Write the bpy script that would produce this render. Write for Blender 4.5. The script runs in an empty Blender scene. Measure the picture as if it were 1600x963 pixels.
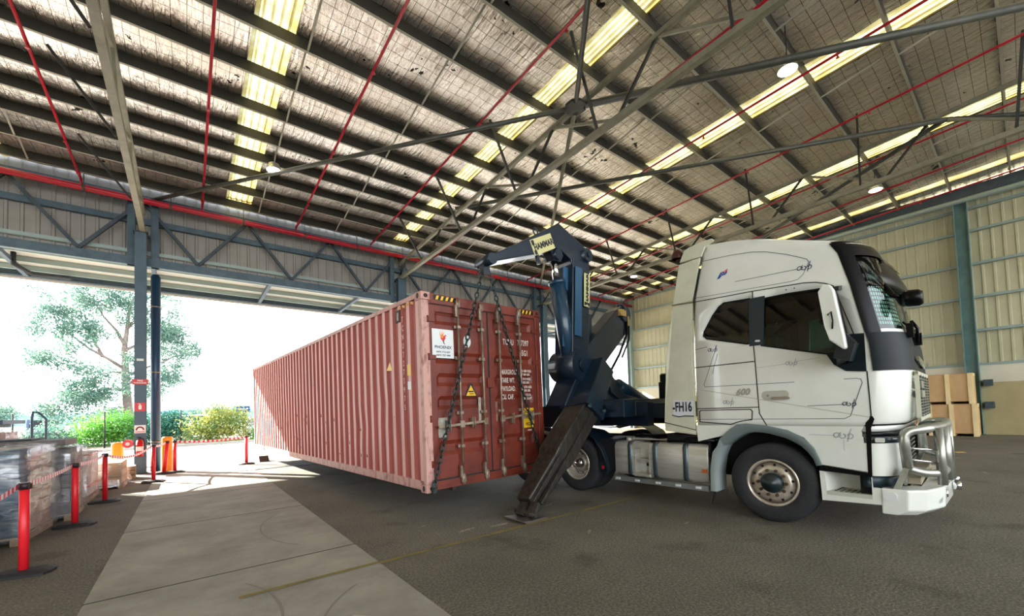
import bpy, bmesh, math, random
from mathutils import Vector, Matrix, Euler, noise
random.seed(7)
PI = math.pi
SC = bpy.context.scene
COL = SC.collection

# ---------------------------------------------------------------- camera
YAW, PITCH, ROLL = 0.671308, 0.038268, -0.032778
cy_, sy_ = math.cos(YAW), math.sin(YAW)
fwd = Vector((sy_*math.cos(PITCH), cy_*math.cos(PITCH), math.sin(PITCH)))
r0 = Vector((cy_, -sy_, 0)); u0 = r0.cross(fwd)
rgt = r0*math.cos(ROLL) + u0*math.sin(ROLL)
upv = -r0*math.sin(ROLL) + u0*math.cos(ROLL)
cam = bpy.data.cameras.new('camera')
camo = bpy.data.objects.new('camera', cam); COL.objects.link(camo)
M3 = Matrix((rgt, upv, -fwd)).transposed()
camo.matrix_world = Matrix.Translation((0, 0, 1.59)) @ M3.to_4x4()
cam.sensor_fit = 'HORIZONTAL'; cam.sensor_width = 36
cam.lens = 639.23/1600*36
cam.shift_y = (614.84-481.5)/1600
cam.clip_end = 5000; cam.clip_start = 0.05
SC.camera = camo

# ---------------------------------------------------------------- sky, sun, exposure
w = bpy.data.worlds.new('world'); SC.world = w; w.use_nodes = True
nt = w.node_tree; nt.nodes.clear()
out = nt.nodes.new('ShaderNodeOutputWorld'); bg = nt.nodes.new('ShaderNodeBackground')
tc = nt.nodes.new('ShaderNodeTexCoord'); sx = nt.nodes.new('ShaderNodeSeparateXYZ')
rp = nt.nodes.new('ShaderNodeValToRGB')
nt.links.new(tc.outputs['Generated'], sx.inputs[0]); nt.links.new(sx.outputs['Z'], rp.inputs[0])
rp.color_ramp.elements[0].position = 0.0; rp.color_ramp.elements[0].color = (0.93, 0.96, 1.0, 1)
rp.color_ramp.elements[1].position = 0.7; rp.color_ramp.elements[1].color = (0.80, 0.89, 1.0, 1)
nt.links.new(rp.outputs[0], bg.inputs['Color']); bg.inputs['Strength'].default_value = 2.3
nt.links.new(bg.outputs[0], out.inputs[0])
sun = bpy.data.lights.new('sun', 'SUN'); sun.energy = 17.0; sun.angle = 0.009; sun.color = (1.0, 0.93, 0.82)
suno = bpy.data.objects.new('sun', sun); COL.objects.link(suno)
suno.rotation_euler = Vector((1.20, -1.88, -1.0)).to_track_quat('-Z', 'Y').to_euler()
suno.location = (-12, 30, 16)
SC.view_settings.view_transform = 'Standard'; SC.view_settings.look = 'None'
SC.view_settings.exposure = 1.35; SC.view_settings.gamma = 1.0
SC.view_settings.use_curve_mapping = False
SC.render.film_transparent = False
try:
    SC.cycles.max_bounces = 8; SC.cycles.diffuse_bounces = 5; SC.cycles.transparent_max_bounces = 16
    SC.cycles.caustics_reflective = False; SC.cycles.caustics_refractive = False
    SC.cycles.sample_clamp_indirect = 6
except Exception: pass

# ---------------------------------------------------------------- materials
def lin(c):
    if isinstance(c, str):
        c = tuple(int(c[i:i+2], 16)/255 for i in (0, 2, 4))
    return tuple((x/12.92 if x <= 0.04045 else ((x+0.055)/1.055)**2.4) for x in c[:3]) + (1,)
MATS = {}
def mat(name, col, rough=0.6, metal=0.0, col2=None, nscale=3.0, lo=0.35, hi=0.65, bump=0.0, bscale=30.0, spec=0.5,
        trans=0.0, emit=None, estr=0.0, stretch=(1, 1, 1), alpha=1.0, coat=0.0):
    if name in MATS: return MATS[name]
    m = bpy.data.materials.new(name); m.use_nodes = True; MATS[name] = m
    t = m.node_tree; b = t.nodes['Principled BSDF']
    b.inputs['Base Color'].default_value = lin(col); b.inputs['Roughness'].default_value = rough
    b.inputs['Metallic'].default_value = metal; b.inputs['Specular IOR Level'].default_value = spec
    if coat: b.inputs['Coat Weight'].default_value = coat
    if trans: b.inputs['Transmission Weight'].default_value = trans
    if alpha < 1: b.inputs['Alpha'].default_value = alpha
    if emit: b.inputs['Emission Color'].default_value = lin(emit); b.inputs['Emission Strength'].default_value = estr
    if col2 or bump:
        c = t.nodes.new('ShaderNodeTexCoord'); mp = t.nodes.new('ShaderNodeMapping')
        mp.inputs['Scale'].default_value = stretch; t.links.new(c.outputs['Object'], mp.inputs[0])
    if col2:
        n = t.nodes.new('ShaderNodeTexNoise'); n.inputs['Scale'].default_value = nscale; n.inputs['Detail'].default_value = 7
        n.inputs['Roughness'].default_value = 0.65
        t.links.new(mp.outputs[0], n.inputs['Vector'])
        r = t.nodes.new('ShaderNodeValToRGB'); r.color_ramp.elements[0].position = lo; r.color_ramp.elements[1].position = hi
        r.color_ramp.elements[0].color = lin(col); r.color_ramp.elements[1].color = lin(col2)
        t.links.new(n.outputs['Fac'], r.inputs[0]); t.links.new(r.outputs[0], b.inputs['Base Color'])
    if bump:
        n2 = t.nodes.new('ShaderNodeTexNoise'); n2.inputs['Scale'].default_value = bscale; n2.inputs['Detail'].default_value = 4
        t.links.new(mp.outputs[0], n2.inputs['Vector'])
        bp = t.nodes.new('ShaderNodeBump'); bp.inputs['Strength'].default_value = bump; bp.inputs['Distance'].default_value = 0.02
        t.links.new(n2.outputs['Fac'], bp.inputs['Height']); t.links.new(bp.outputs[0], b.inputs['Normal'])
    return m

def asphalt():
    m = mat('asphalt', '5b574b', 0.85, col2='7b7668', nscale=0.5, lo=0.3, hi=0.75, bump=0.6, bscale=60)
    t = m.node_tree; b = t.nodes['Principled BSDF']
    c = t.nodes.new('ShaderNodeTexCoord'); n = t.nodes.new('ShaderNodeTexNoise'); n.inputs['Scale'].default_value = 45; n.inputs['Detail'].default_value = 2
    t.links.new(c.outputs['Object'], n.inputs['Vector'])
    r = t.nodes.new('ShaderNodeValToRGB'); r.color_ramp.elements[0].position = 0.4; r.color_ramp.elements[1].position = 0.72
    r.color_ramp.elements[0].color = (0.62, 0.62, 0.62, 1); r.color_ramp.elements[1].color = (1.5, 1.45, 1.35, 1)
    t.links.new(n.outputs['Fac'], r.inputs[0])
    mx = t.nodes.new('ShaderNodeMix'); mx.data_type = 'RGBA'; mx.blend_type = 'MULTIPLY'; mx.inputs[0].default_value = 1
    src = b.inputs['Base Color'].links[0].from_socket
    t.links.new(src, mx.inputs[6]); t.links.new(r.outputs[0], mx.inputs[7]); t.links.new(mx.outputs[2], b.inputs['Base Color'])
    # sparse dark oil stains
    v = t.nodes.new('ShaderNodeTexNoise'); v.inputs['Scale'].default_value = 1.1; v.inputs['Detail'].default_value = 5
    t.links.new(c.outputs['Object'], v.inputs['Vector'])
    r2 = t.nodes.new('ShaderNodeValToRGB'); r2.color_ramp.elements[0].position = 0.58; r2.color_ramp.elements[1].position = 0.70
    r2.color_ramp.elements[0].color = (1, 1, 1, 1); r2.color_ramp.elements[1].color = (0.55, 0.53, 0.5, 1)
    t.links.new(v.outputs['Fac'], r2.inputs[0])
    m2 = t.nodes.new('ShaderNodeMix'); m2.data_type = 'RGBA'; m2.blend_type = 'MULTIPLY'; m2.inputs[0].default_value = 1
    t.links.new(mx.outputs[2], m2.inputs[6]); t.links.new(r2.outputs[0], m2.inputs[7]); t.links.new(m2.outputs[2], b.inputs['Base Color'])
    return m
def foil():
    m = mat('foil', 'c9c1b8', 0.27, metal=0.85)
    t = m.node_tree; b = t.nodes['Principled BSDF']
    c = t.nodes.new('ShaderNodeTexCoord'); s = t.nodes.new('ShaderNodeSeparateXYZ'); t.links.new(c.outputs['Object'], s.inputs[0])
    def grid(sock, pitch, wd):
        a = t.nodes.new('ShaderNodeMath'); a.operation = 'DIVIDE'; a.inputs[1].default_value = pitch; t.links.new(sock, a.inputs[0])
        f = t.nodes.new('ShaderNodeMath'); f.operation = 'FRACT'; t.links.new(a.outputs[0], f.inputs[0])
        l = t.nodes.new('ShaderNodeMath'); l.operation = 'LESS_THAN'; l.inputs[1].default_value = wd; t.links.new(f.outputs[0], l.inputs[0])
        return l.outputs[0]
    g1 = grid(s.outputs['X'], 0.25, 0.05); g2 = grid(s.outputs['Y'], 0.25, 0.05)
    mxx = t.nodes.new('ShaderNodeMath'); mxx.operation = 'MAXIMUM'; t.links.new(g1, mxx.inputs[0]); t.links.new(g2, mxx.inputs[1])
    base = t.nodes.new('ShaderNodeTexNoise'); base.inputs['Scale'].default_value = 0.35; base.inputs['Detail'].default_value = 4
    t.links.new(c.outputs['Object'], base.inputs['Vector'])
    r = t.nodes.new('ShaderNodeValToRGB'); r.color_ramp.elements[0].position = 0.35; r.color_ramp.elements[1].position = 0.65
    r.color_ramp.elements[0].color = lin('dcd5cc'); r.color_ramp.elements[1].color = lin('f8f3f0')
    t.links.new(base.outputs['Fac'], r.inputs[0])
    # torn dark patches
    tn = t.nodes.new('ShaderNodeTexNoise'); tn.inputs['Scale'].default_value = 5.5; tn.inputs['Detail'].default_value = 3
    t.links.new(c.outputs['Object'], tn.inputs['Vector'])
    big = t.nodes.new('ShaderNodeTexNoise'); big.inputs['Scale'].default_value = 0.9
    t.links.new(c.outputs['Object'], big.inputs['Vector'])
    ml = t.nodes.new('ShaderNodeMath'); ml.operation = 'MULTIPLY'; t.links.new(tn.outputs['Fac'], ml.inputs[0]); t.links.new(big.outputs['Fac'], ml.inputs[1])
    gt = t.nodes.new('ShaderNodeMath'); gt.operation = 'GREATER_THAN'; gt.inputs[1].default_value = 0.425; t.links.new(ml.outputs[0], gt.inputs[0])
    m1 = t.nodes.new('ShaderNodeMix'); m1.data_type = 'RGBA'; t.links.new(mxx.outputs[0], m1.inputs[0]); t.links.new(r.outputs[0], m1.inputs[6]); m1.inputs[7].default_value = lin('8d857a')
    m2 = t.nodes.new('ShaderNodeMix'); m2.data_type = 'RGBA'; t.links.new(gt.outputs[0], m2.inputs[0]); t.links.new(m1.outputs[2], m2.inputs[6]); m2.inputs[7].default_value = lin('2b2622')
    t.links.new(m2.outputs[2], b.inputs['Base Color'])
    mp = t.nodes.new('ShaderNodeMapping'); mp.inputs['Scale'].default_value = (9, 1.6, 1); t.links.new(c.outputs['Object'], mp.inputs[0])
    n2 = t.nodes.new('ShaderNodeTexNoise'); n2.inputs['Scale'].default_value = 1.6; n2.inputs['Detail'].default_value = 5; t.links.new(mp.outputs[0], n2.inputs['Vector'])
    bp = t.nodes.new('ShaderNodeBump'); bp.inputs['Strength'].default_value = 0.9; bp.inputs['Distance'].default_value = 0.06
    t.links.new(n2.outputs['Fac'], bp.inputs['Height']); t.links.new(bp.outputs[0], b.inputs['Normal'])
    return m
def skylight_mat():
    m = bpy.data.materials.new('translucent_sheet'); m.use_nodes = True; MATS['sheet'] = m
    t = m.node_tree; t.nodes.clear()
    o = t.nodes.new('ShaderNodeOutputMaterial'); a = t.nodes.new('ShaderNodeBsdfTranslucent'); d = t.nodes.new('ShaderNodeBsdfDiffuse'); mx = t.nodes.new('ShaderNodeMixShader')
    c = t.nodes.new('ShaderNodeTexCoord'); n = t.nodes.new('ShaderNodeTexNoise'); n.inputs['Scale'].default_value = 2.2; n.inputs['Detail'].default_value = 5
    t.links.new(c.outputs['Object'], n.inputs['Vector'])
    r = t.nodes.new('ShaderNodeValToRGB'); r.color_ramp.elements[0].position = 0.35; r.color_ramp.elements[1].position = 0.7
    r.color_ramp.elements[0].color = lin('b8b38c'); r.color_ramp.elements[1].color = lin('8d7c42')
    t.links.new(n.outputs['Fac'], r.inputs[0]); t.links.new(r.outputs[0], a.inputs[0]); t.links.new(r.outputs[0], d.inputs[0])
    mx.inputs[0].default_value = 0.35; t.links.new(a.outputs[0], mx.inputs[1]); t.links.new(d.outputs[0], mx.inputs[2]); t.links.new(mx.outputs[0], o.inputs[0])
    return m
def film_mat():
    m = bpy.data.materials.new('stretch_film'); m.use_nodes = True
    t = m.node_tree; t.nodes.clear()
    o = t.nodes.new('ShaderNodeOutputMaterial'); a = t.nodes.new('ShaderNodeBsdfTransparent'); g = t.nodes.new('ShaderNodeBsdfGlossy'); d = t.nodes.new('ShaderNodeBsdfDiffuse')
    g.inputs['Roughness'].default_value = 0.18; d.inputs[0].default_value = (0.8, 0.85, 0.9, 1)
    c = t.nodes.new('ShaderNodeTexCoord'); mp = t.nodes.new('ShaderNodeMapping'); mp.inputs['Scale'].default_value = (1, 1, 3.5); t.links.new(c.outputs['Object'], mp.inputs[0])
    n = t.nodes.new('ShaderNodeTexNoise'); n.inputs['Scale'].default_value = 5; n.inputs['Detail'].default_value = 6; n.inputs['Distortion'].default_value = 1.5
    t.links.new(mp.outputs[0], n.inputs['Vector'])
    r = t.nodes.new('ShaderNodeValToRGB'); r.color_ramp.elements[0].position = 0.35; r.color_ramp.elements[1].position = 0.7
    r.color_ramp.elements[0].color = (0.06, 0.06, 0.06, 1); r.color_ramp.elements[1].color = (0.42, 0.42, 0.42, 1)
    t.links.new(n.outputs['Fac'], r.inputs[0])
    m1 = t.nodes.new('ShaderNodeMixShader'); m1.inputs[0].default_value = 0.5; t.links.new(g.outputs[0], m1.inputs[1]); t.links.new(d.outputs[0], m1.inputs[2])
    m2 = t.nodes.new('ShaderNodeMixShader'); t.links.new(r.outputs[0], m2.inputs[0]); t.links.new(a.outputs[0], m2.inputs[1]); t.links.new(m1.outputs[0], m2.inputs[2])
    bp = t.nodes.new('ShaderNodeBump'); bp.inputs['Strength'].default_value = 0.8; t.links.new(n.outputs['Fac'], bp.inputs['Height']); t.links.new(bp.outputs[0], g.inputs['Normal'])
    t.links.new(m2.outputs[0], o.inputs[0]); return m
def glass_mat(name, tint, fac):
    m = bpy.data.materials.new(name); m.use_nodes = True
    t = m.node_tree; t.nodes.clear()
    o = t.nodes.new('ShaderNodeOutputMaterial'); a = t.nodes.new('ShaderNodeBsdfTransparent'); g = t.nodes.new('ShaderNodeBsdfGlossy')
    a.inputs[0].default_value = tint; g.inputs['Roughness'].default_value = 0.02; mx = t.nodes.new('ShaderNodeMixShader')
    f = t.nodes.new('ShaderNodeFresnel'); f.inputs[0].default_value = 1.5
    ad = t.nodes.new('ShaderNodeMath'); ad.operation = 'MAXIMUM'; ad.inputs[1].default_value = fac; t.links.new(f.outputs[0], ad.inputs[0])
    t.links.new(ad.outputs[0], mx.inputs[0]); t.links.new(a.outputs[0], mx.inputs[1]); t.links.new(g.outputs[0], mx.inputs[2]); t.links.new(mx.outputs[0], o.inputs[0]); return m

A_ = asphalt(); FOIL = foil(); SHEET = skylight_mat(); FILM = film_mat()
GLASS = glass_mat('tinted_glass', (0.10, 0.22, 0.20, 1), 0.06); WGLASS = glass_mat('windscreen_glass', (0.55, 0.85, 0.75, 1), 0.08)
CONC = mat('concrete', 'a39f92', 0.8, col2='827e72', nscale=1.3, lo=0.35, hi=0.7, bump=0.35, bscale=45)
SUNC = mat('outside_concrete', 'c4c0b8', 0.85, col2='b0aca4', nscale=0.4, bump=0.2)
STEEL = mat('painted_steel', '4c6370', 0.5, col2='3d525e', nscale=4)
STEELD = mat('dark_steel', '3a4a55', 0.55, col2='2d3a44', nscale=5)
CHORD = mat('chord_steel', '8b8876', 0.5, col2='74715f', nscale=3)
BRACE = mat('brace_steel', '4a4c42', 0.5, col2='3a3c35', nscale=4)
WEB = mat('web_steel', '24251f', 0.5)
PURL = mat('purlin_steel', '323126', 0.6, col2='23221c', nscale=2)
LIPLIT = mat('purlin_lip_lit', 'a8a594', 0.5)  # light bounced up from the floor, put into the flange underside colour
CLAD = mat('wall_cladding', 'c3be9e', 0.5, col2='b5b08e', nscale=0.8)
CLADB = mat('back_cladding', '9a9690', 0.5, col2='88857e', nscale=0.8)
GIRT = mat('girt_steel', '93a39f', 0.45, metal=0.3)
RED = mat('red_paint', 'b8102a', 0.35, col2='a00c22', nscale=5)
REDP = mat('red_plastic', 'e0202c', 0.4)
BLACK = mat('black_rubber', '1a1b1d', 0.7, bump=0.2)
BLK = mat('black_gloss', '06070a', 0.3, spec=.22)
DARK = mat('dark_interior', '0a0b0c', 0.8)
WHITE = mat('truck_white', 'e6e8df', 0.22, col2='dfe1d6', nscale=2.5, coat=0.4, spec=0.5)
CREAM = mat('fairing_cream', 'd2d2bc', 0.35, col2='c6c6ae', nscale=3)
GREY = mat('grey_plastic', '6f7b7a', 0.5)
TYRE = mat('tyre_rubber', '202124', 0.75, col2='2b2c2e', nscale=6, bump=0.3)
ALU = mat('brushed_aluminium', 'd8d8d2', 0.38, metal=0.55, col2='c2beb2', nscale=2, stretch=(1, 1, 8))
RIM = mat('rim_aluminium', 'd8d0c2', 0.35, metal=0.55, col2='b9ab98', nscale=9)
CHROME = mat('chrome', 'e2e4e6', 0.1, metal=1.0)
SATIN = mat('satin_tube', 'b5b6ad', 0.35, metal=0.75, col2='9b9c92', nscale=6)
CRANE = mat('crane_paint', '13283a', 0.35, col2='0b1a28', nscale=2.5, coat=0.2)
CRANEL = mat('crane_leg_steel', '2b2824', 0.45, metal=0.5, col2='4b4640', nscale=3, stretch=(6, 6, 1))
YEL = mat('yellow', 'e8b818', 0.5)
YLINE = mat('yellow_line', '8e7a30', 0.85, col2='6b6340', nscale=4)
SIGNW = mat('sign_white', 'dfe2e0', 0.5)
INK = mat('ink', '10182a', 0.6)
INKW = mat('stencil_white', 'd9cfc4', 0.7)
CONT = mat('container_red', '7b2e1b', 0.5, col2='5a1f12', nscale=2.2, bump=0.15, bscale=12)
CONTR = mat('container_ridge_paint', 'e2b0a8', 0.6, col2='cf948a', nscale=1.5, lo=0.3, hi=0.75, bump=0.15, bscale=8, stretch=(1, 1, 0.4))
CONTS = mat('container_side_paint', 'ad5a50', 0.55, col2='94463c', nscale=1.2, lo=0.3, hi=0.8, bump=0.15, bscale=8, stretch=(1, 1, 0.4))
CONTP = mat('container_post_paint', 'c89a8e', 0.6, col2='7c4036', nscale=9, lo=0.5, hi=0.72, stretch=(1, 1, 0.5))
CONTD = mat('container_dark', '2b1410', 0.7)
GALV = mat('galvanised_bar', '9f9484', 0.45, metal=0.5, col2='7a5f4a', nscale=7)
CHAIN = mat('chain_steel', '3a4644', 0.4, metal=0.7, col2='26302e', nscale=9)
WOOD = mat('pine_wood', 'ecd6a6', 0.7, col2='dcc08a', nscale=3, stretch=(1, 1, 0.25))
PLY = mat('plywood', 'c9a678', 0.7, col2='bd986a', nscale=2)
CARD = mat('cardboard', 'a8896a', 0.8, col2='957658', nscale=3)
CARDD = mat('grey_carton', '4a5560', 0.8, col2='3b4652', nscale=3, stretch=(0.5, 0.5, 3))
PALW = mat('pallet_wood', '9c8468', 0.8, col2='7f694f', nscale=5)

# ---------------------------------------------------------------- mesh helpers
class MB:
    def __init__(s): s.v = []; s.f = []; s.mi = []; s.m = 0; s.sm = []
    def add(s, vs, fs, smooth=False):
        o = len(s.v); s.v += [tuple(x) for x in vs]
        for f in fs: s.f.append([i+o for i in f]); s.mi.append(s.m); s.sm.append(smooth)
        return s
    def box(s, x0, x1, y0, y1, z0, z1):
        v = [(x, y, z) for z in (z0, z1) for y in (y0, y1) for x in (x0, x1)]
        return s.add(v, [(0, 2, 3, 1), (4, 5, 7, 6), (0, 1, 5, 4), (2, 6, 7, 3), (0, 4, 6, 2), (1, 3, 7, 5)])
    def beam(s, p, q, w, h, up=(0, 0, 1)):
        p = Vector(p); q = Vector(q); d = (q-p).normalized(); a = d.cross(Vector(up))
        if a.length < 1e-4: a = d.cross(Vector((1, 0, 0)))
        a.normalize(); b = a.cross(d)
        v = [c + a*i*w/2 + b*j*h/2 for c in (p, q) for i, j in ((-1, -1), (1, -1), (1, 1), (-1, 1))]
        return s.add(v, [(0, 1, 2, 3), (7, 6, 5, 4), (0, 4, 5, 1), (1, 5, 6, 2), (2, 6, 7, 3), (3, 7, 4, 0)])
    def cyl(s, p, q, r, n=12, r2=None, caps=True, smooth=True):
        p = Vector(p); q = Vector(q); d = (q-p).normalized(); a = d.orthogonal().normalized(); b = d.cross(a)
        if r2 is None: r2 = r
        v = [c + (a*math.cos(2*PI*i/n) + b*math.sin(2*PI*i/n))*rr for c, rr in ((p, r), (q, r2)) for i in range(n)]
        s.add(v, [(i, (i+1) % n, n+(i+1) % n, n+i) for i in range(n)], smooth)
        if caps:
            o = len(s.v)-2*n
            s.f.append([o+i for i in range(n)][::-1]); s.mi.append(s.m); s.sm.append(False)
            s.f.append([o+n+i for i in range(n)]); s.mi.append(s.m); s.sm.append(False)
        return s
    def tube(s, pts, r, n=8, closed=False, radii=None, caps=True):
        pts = [Vector(p) for p in pts]; N = len(pts); vs = []; prev = None
        for i, p in enumerate(pts):
            if closed: d = (pts[(i+1) % N]-pts[i-1])
            else: d = pts[min(i+1, N-1)]-pts[max(i-1, 0)]
            d.normalize()
            a = d.orthogonal().normalized() if prev is None else (prev - d*prev.dot(d)).normalized()
            prev = a; b = d.cross(a); rr = radii[i] if radii else r
            vs += [p + (a*math.cos(2*PI*k/n)+b*math.sin(2*PI*k/n))*rr for k in range(n)]
        fs = []
        for i in range(N if closed else N-1):
            j = (i+1) % N
            fs += [(i*n+k, i*n+(k+1) % n, j*n+(k+1) % n, j*n+k) for k in range(n)]
        if caps and not closed:
            fs.append(list(range(n))[::-1]); fs.append([(N-1)*n+k for k in range(n)])
        return s.add(vs, fs, True)
    def prism(s, poly, fn, d0, d1):
        n = len(poly)
        v = [fn(a, b, d0) for a, b in poly] + [fn(a, b, d1) for a, b in poly]
        fs = [list(range(n))[::-1], [n+i for i in range(n)]] + [(i, (i+1) % n, n+(i+1) % n, n+i) for i in range(n)]
        return s.add(v, fs)
    def lathe(s, prof, c, ax, n=24, smooth=True):
        c = Vector(c); ax = Vector(ax).normalized(); a = ax.orthogonal().normalized(); b = ax.cross(a); m = len(prof)
        v = [c + ax*h + (a*math.cos(2*PI*i/n)+b*math.sin(2*PI*i/n))*r for i in range(n) for r, h in prof]
        return s.add(v, [(i*m+j, ((i+1) % n)*m+j, ((i+1) % n)*m+j+1, i*m+j+1) for i in range(n) for j in range(m-1)], smooth)
    def loft(s, rings, cap=True, smooth=True, closed=True):
        n = len(rings[0]); v = [p for r in rings for p in r]; fs = []
        for i in range(len(rings)-1):
            for k in range(n if closed else n-1): fs.append((i*n+k, i*n+(k+1) % n, (i+1)*n+(k+1) % n, (i+1)*n+k))
        s.add(v, fs, smooth)
        if cap:
            o = len(s.v)-len(v)
            s.f.append([o+k for k in range(n)][::-1]); s.mi.append(s.m); s.sm.append(False)
            s.f.append([o+(len(rings)-1)*n+k for k in range(n)]); s.mi.append(s.m); s.sm.append(False)
        return s
    def mesh(s, name, mats):
        me = bpy.data.meshes.new(name); me.from_pydata(s.v, [], s.f)
        for m in (mats if isinstance(mats, (list, tuple)) else [mats]): me.materials.append(m)
        for i, p in enumerate(me.polygons): p.material_index = s.mi[i]; p.use_smooth = s.sm[i]
        bm = bmesh.new(); bm.from_mesh(me); bmesh.ops.recalc_face_normals(bm, faces=bm.faces); bm.to_mesh(me); bm.free()
        me.update(); return me
def link(name, me, parent=None, loc=None, rot=None):
    o = bpy.data.objects.new(name, me); COL.objects.link(o)
    if parent: o.parent = parent
    if loc is not None: o.location = loc
    if rot is not None: o.rotation_euler = rot
    return o
def obj(name, mb, mats, parent=None, loc=None, rot=None, bev=0, label=None):
    o = link(name, mb.mesh(name, mats), parent, loc, rot)
    if bev:
        b = o.modifiers.new('bevel', 'BEVEL'); b.width = bev; b.segments = 2; b.limit_method = 'ANGLE'; b.angle_limit = 0.7
    if label: o['label'] = label
    return o
def tag(o, label, cat, group=None):
    o['label'] = label; o['category'] = cat
    if group: o['group'] = group
    return o
def empty(name, loc, rz=0, label=None, cat=None, group=None):
    o = bpy.data.objects.new(name, None); COL.objects.link(o); o.location = loc; o.rotation_euler = (0, 0, rz); o.empty_display_size = 0.2
    if label: tag(o, label, cat, group)
    return o
def struct(o): o['kind'] = 'structure'; return o
def copy_tree(o, parent=None):
    c = o.copy(); COL.objects.link(c)
    if parent: c.parent = parent
    for ch in list(o.children): copy_tree(ch, c)
    return c
def recentre(o):
    """move a single mesh object's origin to the middle of its base"""
    me = o.data; xs = [v.co for v in me.vertices]
    c = Vector(((min(p.x for p in xs)+max(p.x for p in xs))/2, (min(p.y for p in xs)+max(p.y for p in xs))/2, min(p.z for p in xs)))
    for v in me.vertices: v.co -= c
    o.location = Vector(o.location) + c; return o
def text_mb(mb, txt, size, fn, weight=0.0, align='CENTER', spacing=1.0, sx=1.0, depth=0.0):
    """add the letters of txt as flat faces; fn(x, y) -> point"""
    cu = bpy.data.curves.new('t', 'FONT'); cu.body = txt; cu.size = size; cu.align_x = align; cu.align_y = 'CENTER'
    cu.offset = weight; cu.space_character = spacing; cu.resolution_u = 3; cu.fill_mode = 'FRONT'
    o = bpy.data.objects.new('t', cu); COL.objects.link(o)
    dg = bpy.context.evaluated_depsgraph_get(); me = bpy.data.meshes.new_from_object(o.evaluated_get(dg))
    mb.add([fn(v.co.x*sx, v.co.y) for v in me.vertices], [list(p.vertices) for p in me.polygons])
    bpy.data.objects.remove(o); bpy.data.curves.remove(cu); bpy.data.meshes.remove(me)
    return mb
def strip_mb(mb, pts, wd, fn):
    """thin painted line following pts (a, b) on a surface"""
    for (a0, b0), (a1, b1) in zip(pts[:-1], pts[1:]):
        d = Vector((a1-a0, b1-b0))
        if d.length < 1e-5: continue
        d.normalize(); n = Vector((-d.y, d.x))*wd/2; e = d*wd*0.4
        q = [(a0-e.x-n.x, b0-e.y-n.y), (a1+e.x-n.x, b1+e.y-n.y), (a1+e.x+n.x, b1+e.y+n.y), (a0-e.x+n.x, b0-e.y+n.y)]
        mb.add([fn(*p) for p in q], [(0, 1, 2, 3)])
    return mb
def round_poly(w0, w1, h0, h1, r, n=4):
    out = []
    for cx, cy, a0 in ((w1-r, h1-r, 0), (w0+r, h1-r, 90), (w0+r, h0+r, 180), (w1-r, h0+r, 270)):
        for i in range(n+1):
            a = math.radians(a0+90*i/n); out.append((cx+r*math.cos(a), cy+r*math.sin(a)))
    return out
# ================================================================ SETTING
SL = 0.055                                   # roof slope, rising towards the camera
def zb(y): return 8.80 + SL*(17-y)           # underside of the purlins
# ---- floor
fl = struct(obj('floor', MB().box(-24, 60, -16, 31, -0.3, 0.0), A_))
slab_ys = [-10.0, -7.15, -4.3, -1.45, 1.40, 5.19, 8.08, 10.95, 13.82, 16.7, 19.6, 22.5, 26.5, 31]
for y0, y1 in zip(slab_ys[:-1], slab_ys[1:]):
    d = random.uniform(0, 0.002)
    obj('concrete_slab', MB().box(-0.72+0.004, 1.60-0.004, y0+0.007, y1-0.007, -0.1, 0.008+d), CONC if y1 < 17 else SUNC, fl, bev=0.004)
for y in slab_ys[1:-1]: obj('joint_filler', MB().box(-.72, 1.60, y-.012, y+.012, -.05, .0093), mat('joint_black', '26241f', .9), fl)
# outside apron of pale slabs
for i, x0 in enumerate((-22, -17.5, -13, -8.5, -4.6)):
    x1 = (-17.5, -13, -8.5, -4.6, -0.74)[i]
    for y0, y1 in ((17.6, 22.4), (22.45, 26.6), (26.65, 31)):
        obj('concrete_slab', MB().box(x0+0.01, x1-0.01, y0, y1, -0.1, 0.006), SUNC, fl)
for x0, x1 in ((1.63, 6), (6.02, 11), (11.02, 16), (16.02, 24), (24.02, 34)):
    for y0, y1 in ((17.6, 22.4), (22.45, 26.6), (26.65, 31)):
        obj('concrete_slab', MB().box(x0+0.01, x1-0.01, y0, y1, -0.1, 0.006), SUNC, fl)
obj('floor_strip', MB().box(-1.6, 12, 14.62, 14.72, -0.05, 0.012), STEELD, fl)  # thin dark strip lying across the floor
# painted yellow line (breaks and worn gaps)
mb = MB()
x = 0.35
while x < 6.6:
    L = random.uniform(0.25, 0.8); yy = 4.38 - (x-0.7)*0.016
    z = 0.0135 if x < 1.6 else 0.004
    x1 = min(x+L, 1.59) if x < 1.6 else x+L
    mb.add([(x, yy-0.03, z), (x1, yy-0.03-(x1-x)*0.016, z), (x1, yy+0.03-(x1-x)*0.016, z), (x, yy+0.03, z)], [(0, 1, 2, 3)])
    x = x1 + random.choice((0.0, 0.0, 0.03)) if x1 != 1.59 else 1.605
obj('painted_line', mb, YLINE, fl)
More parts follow.
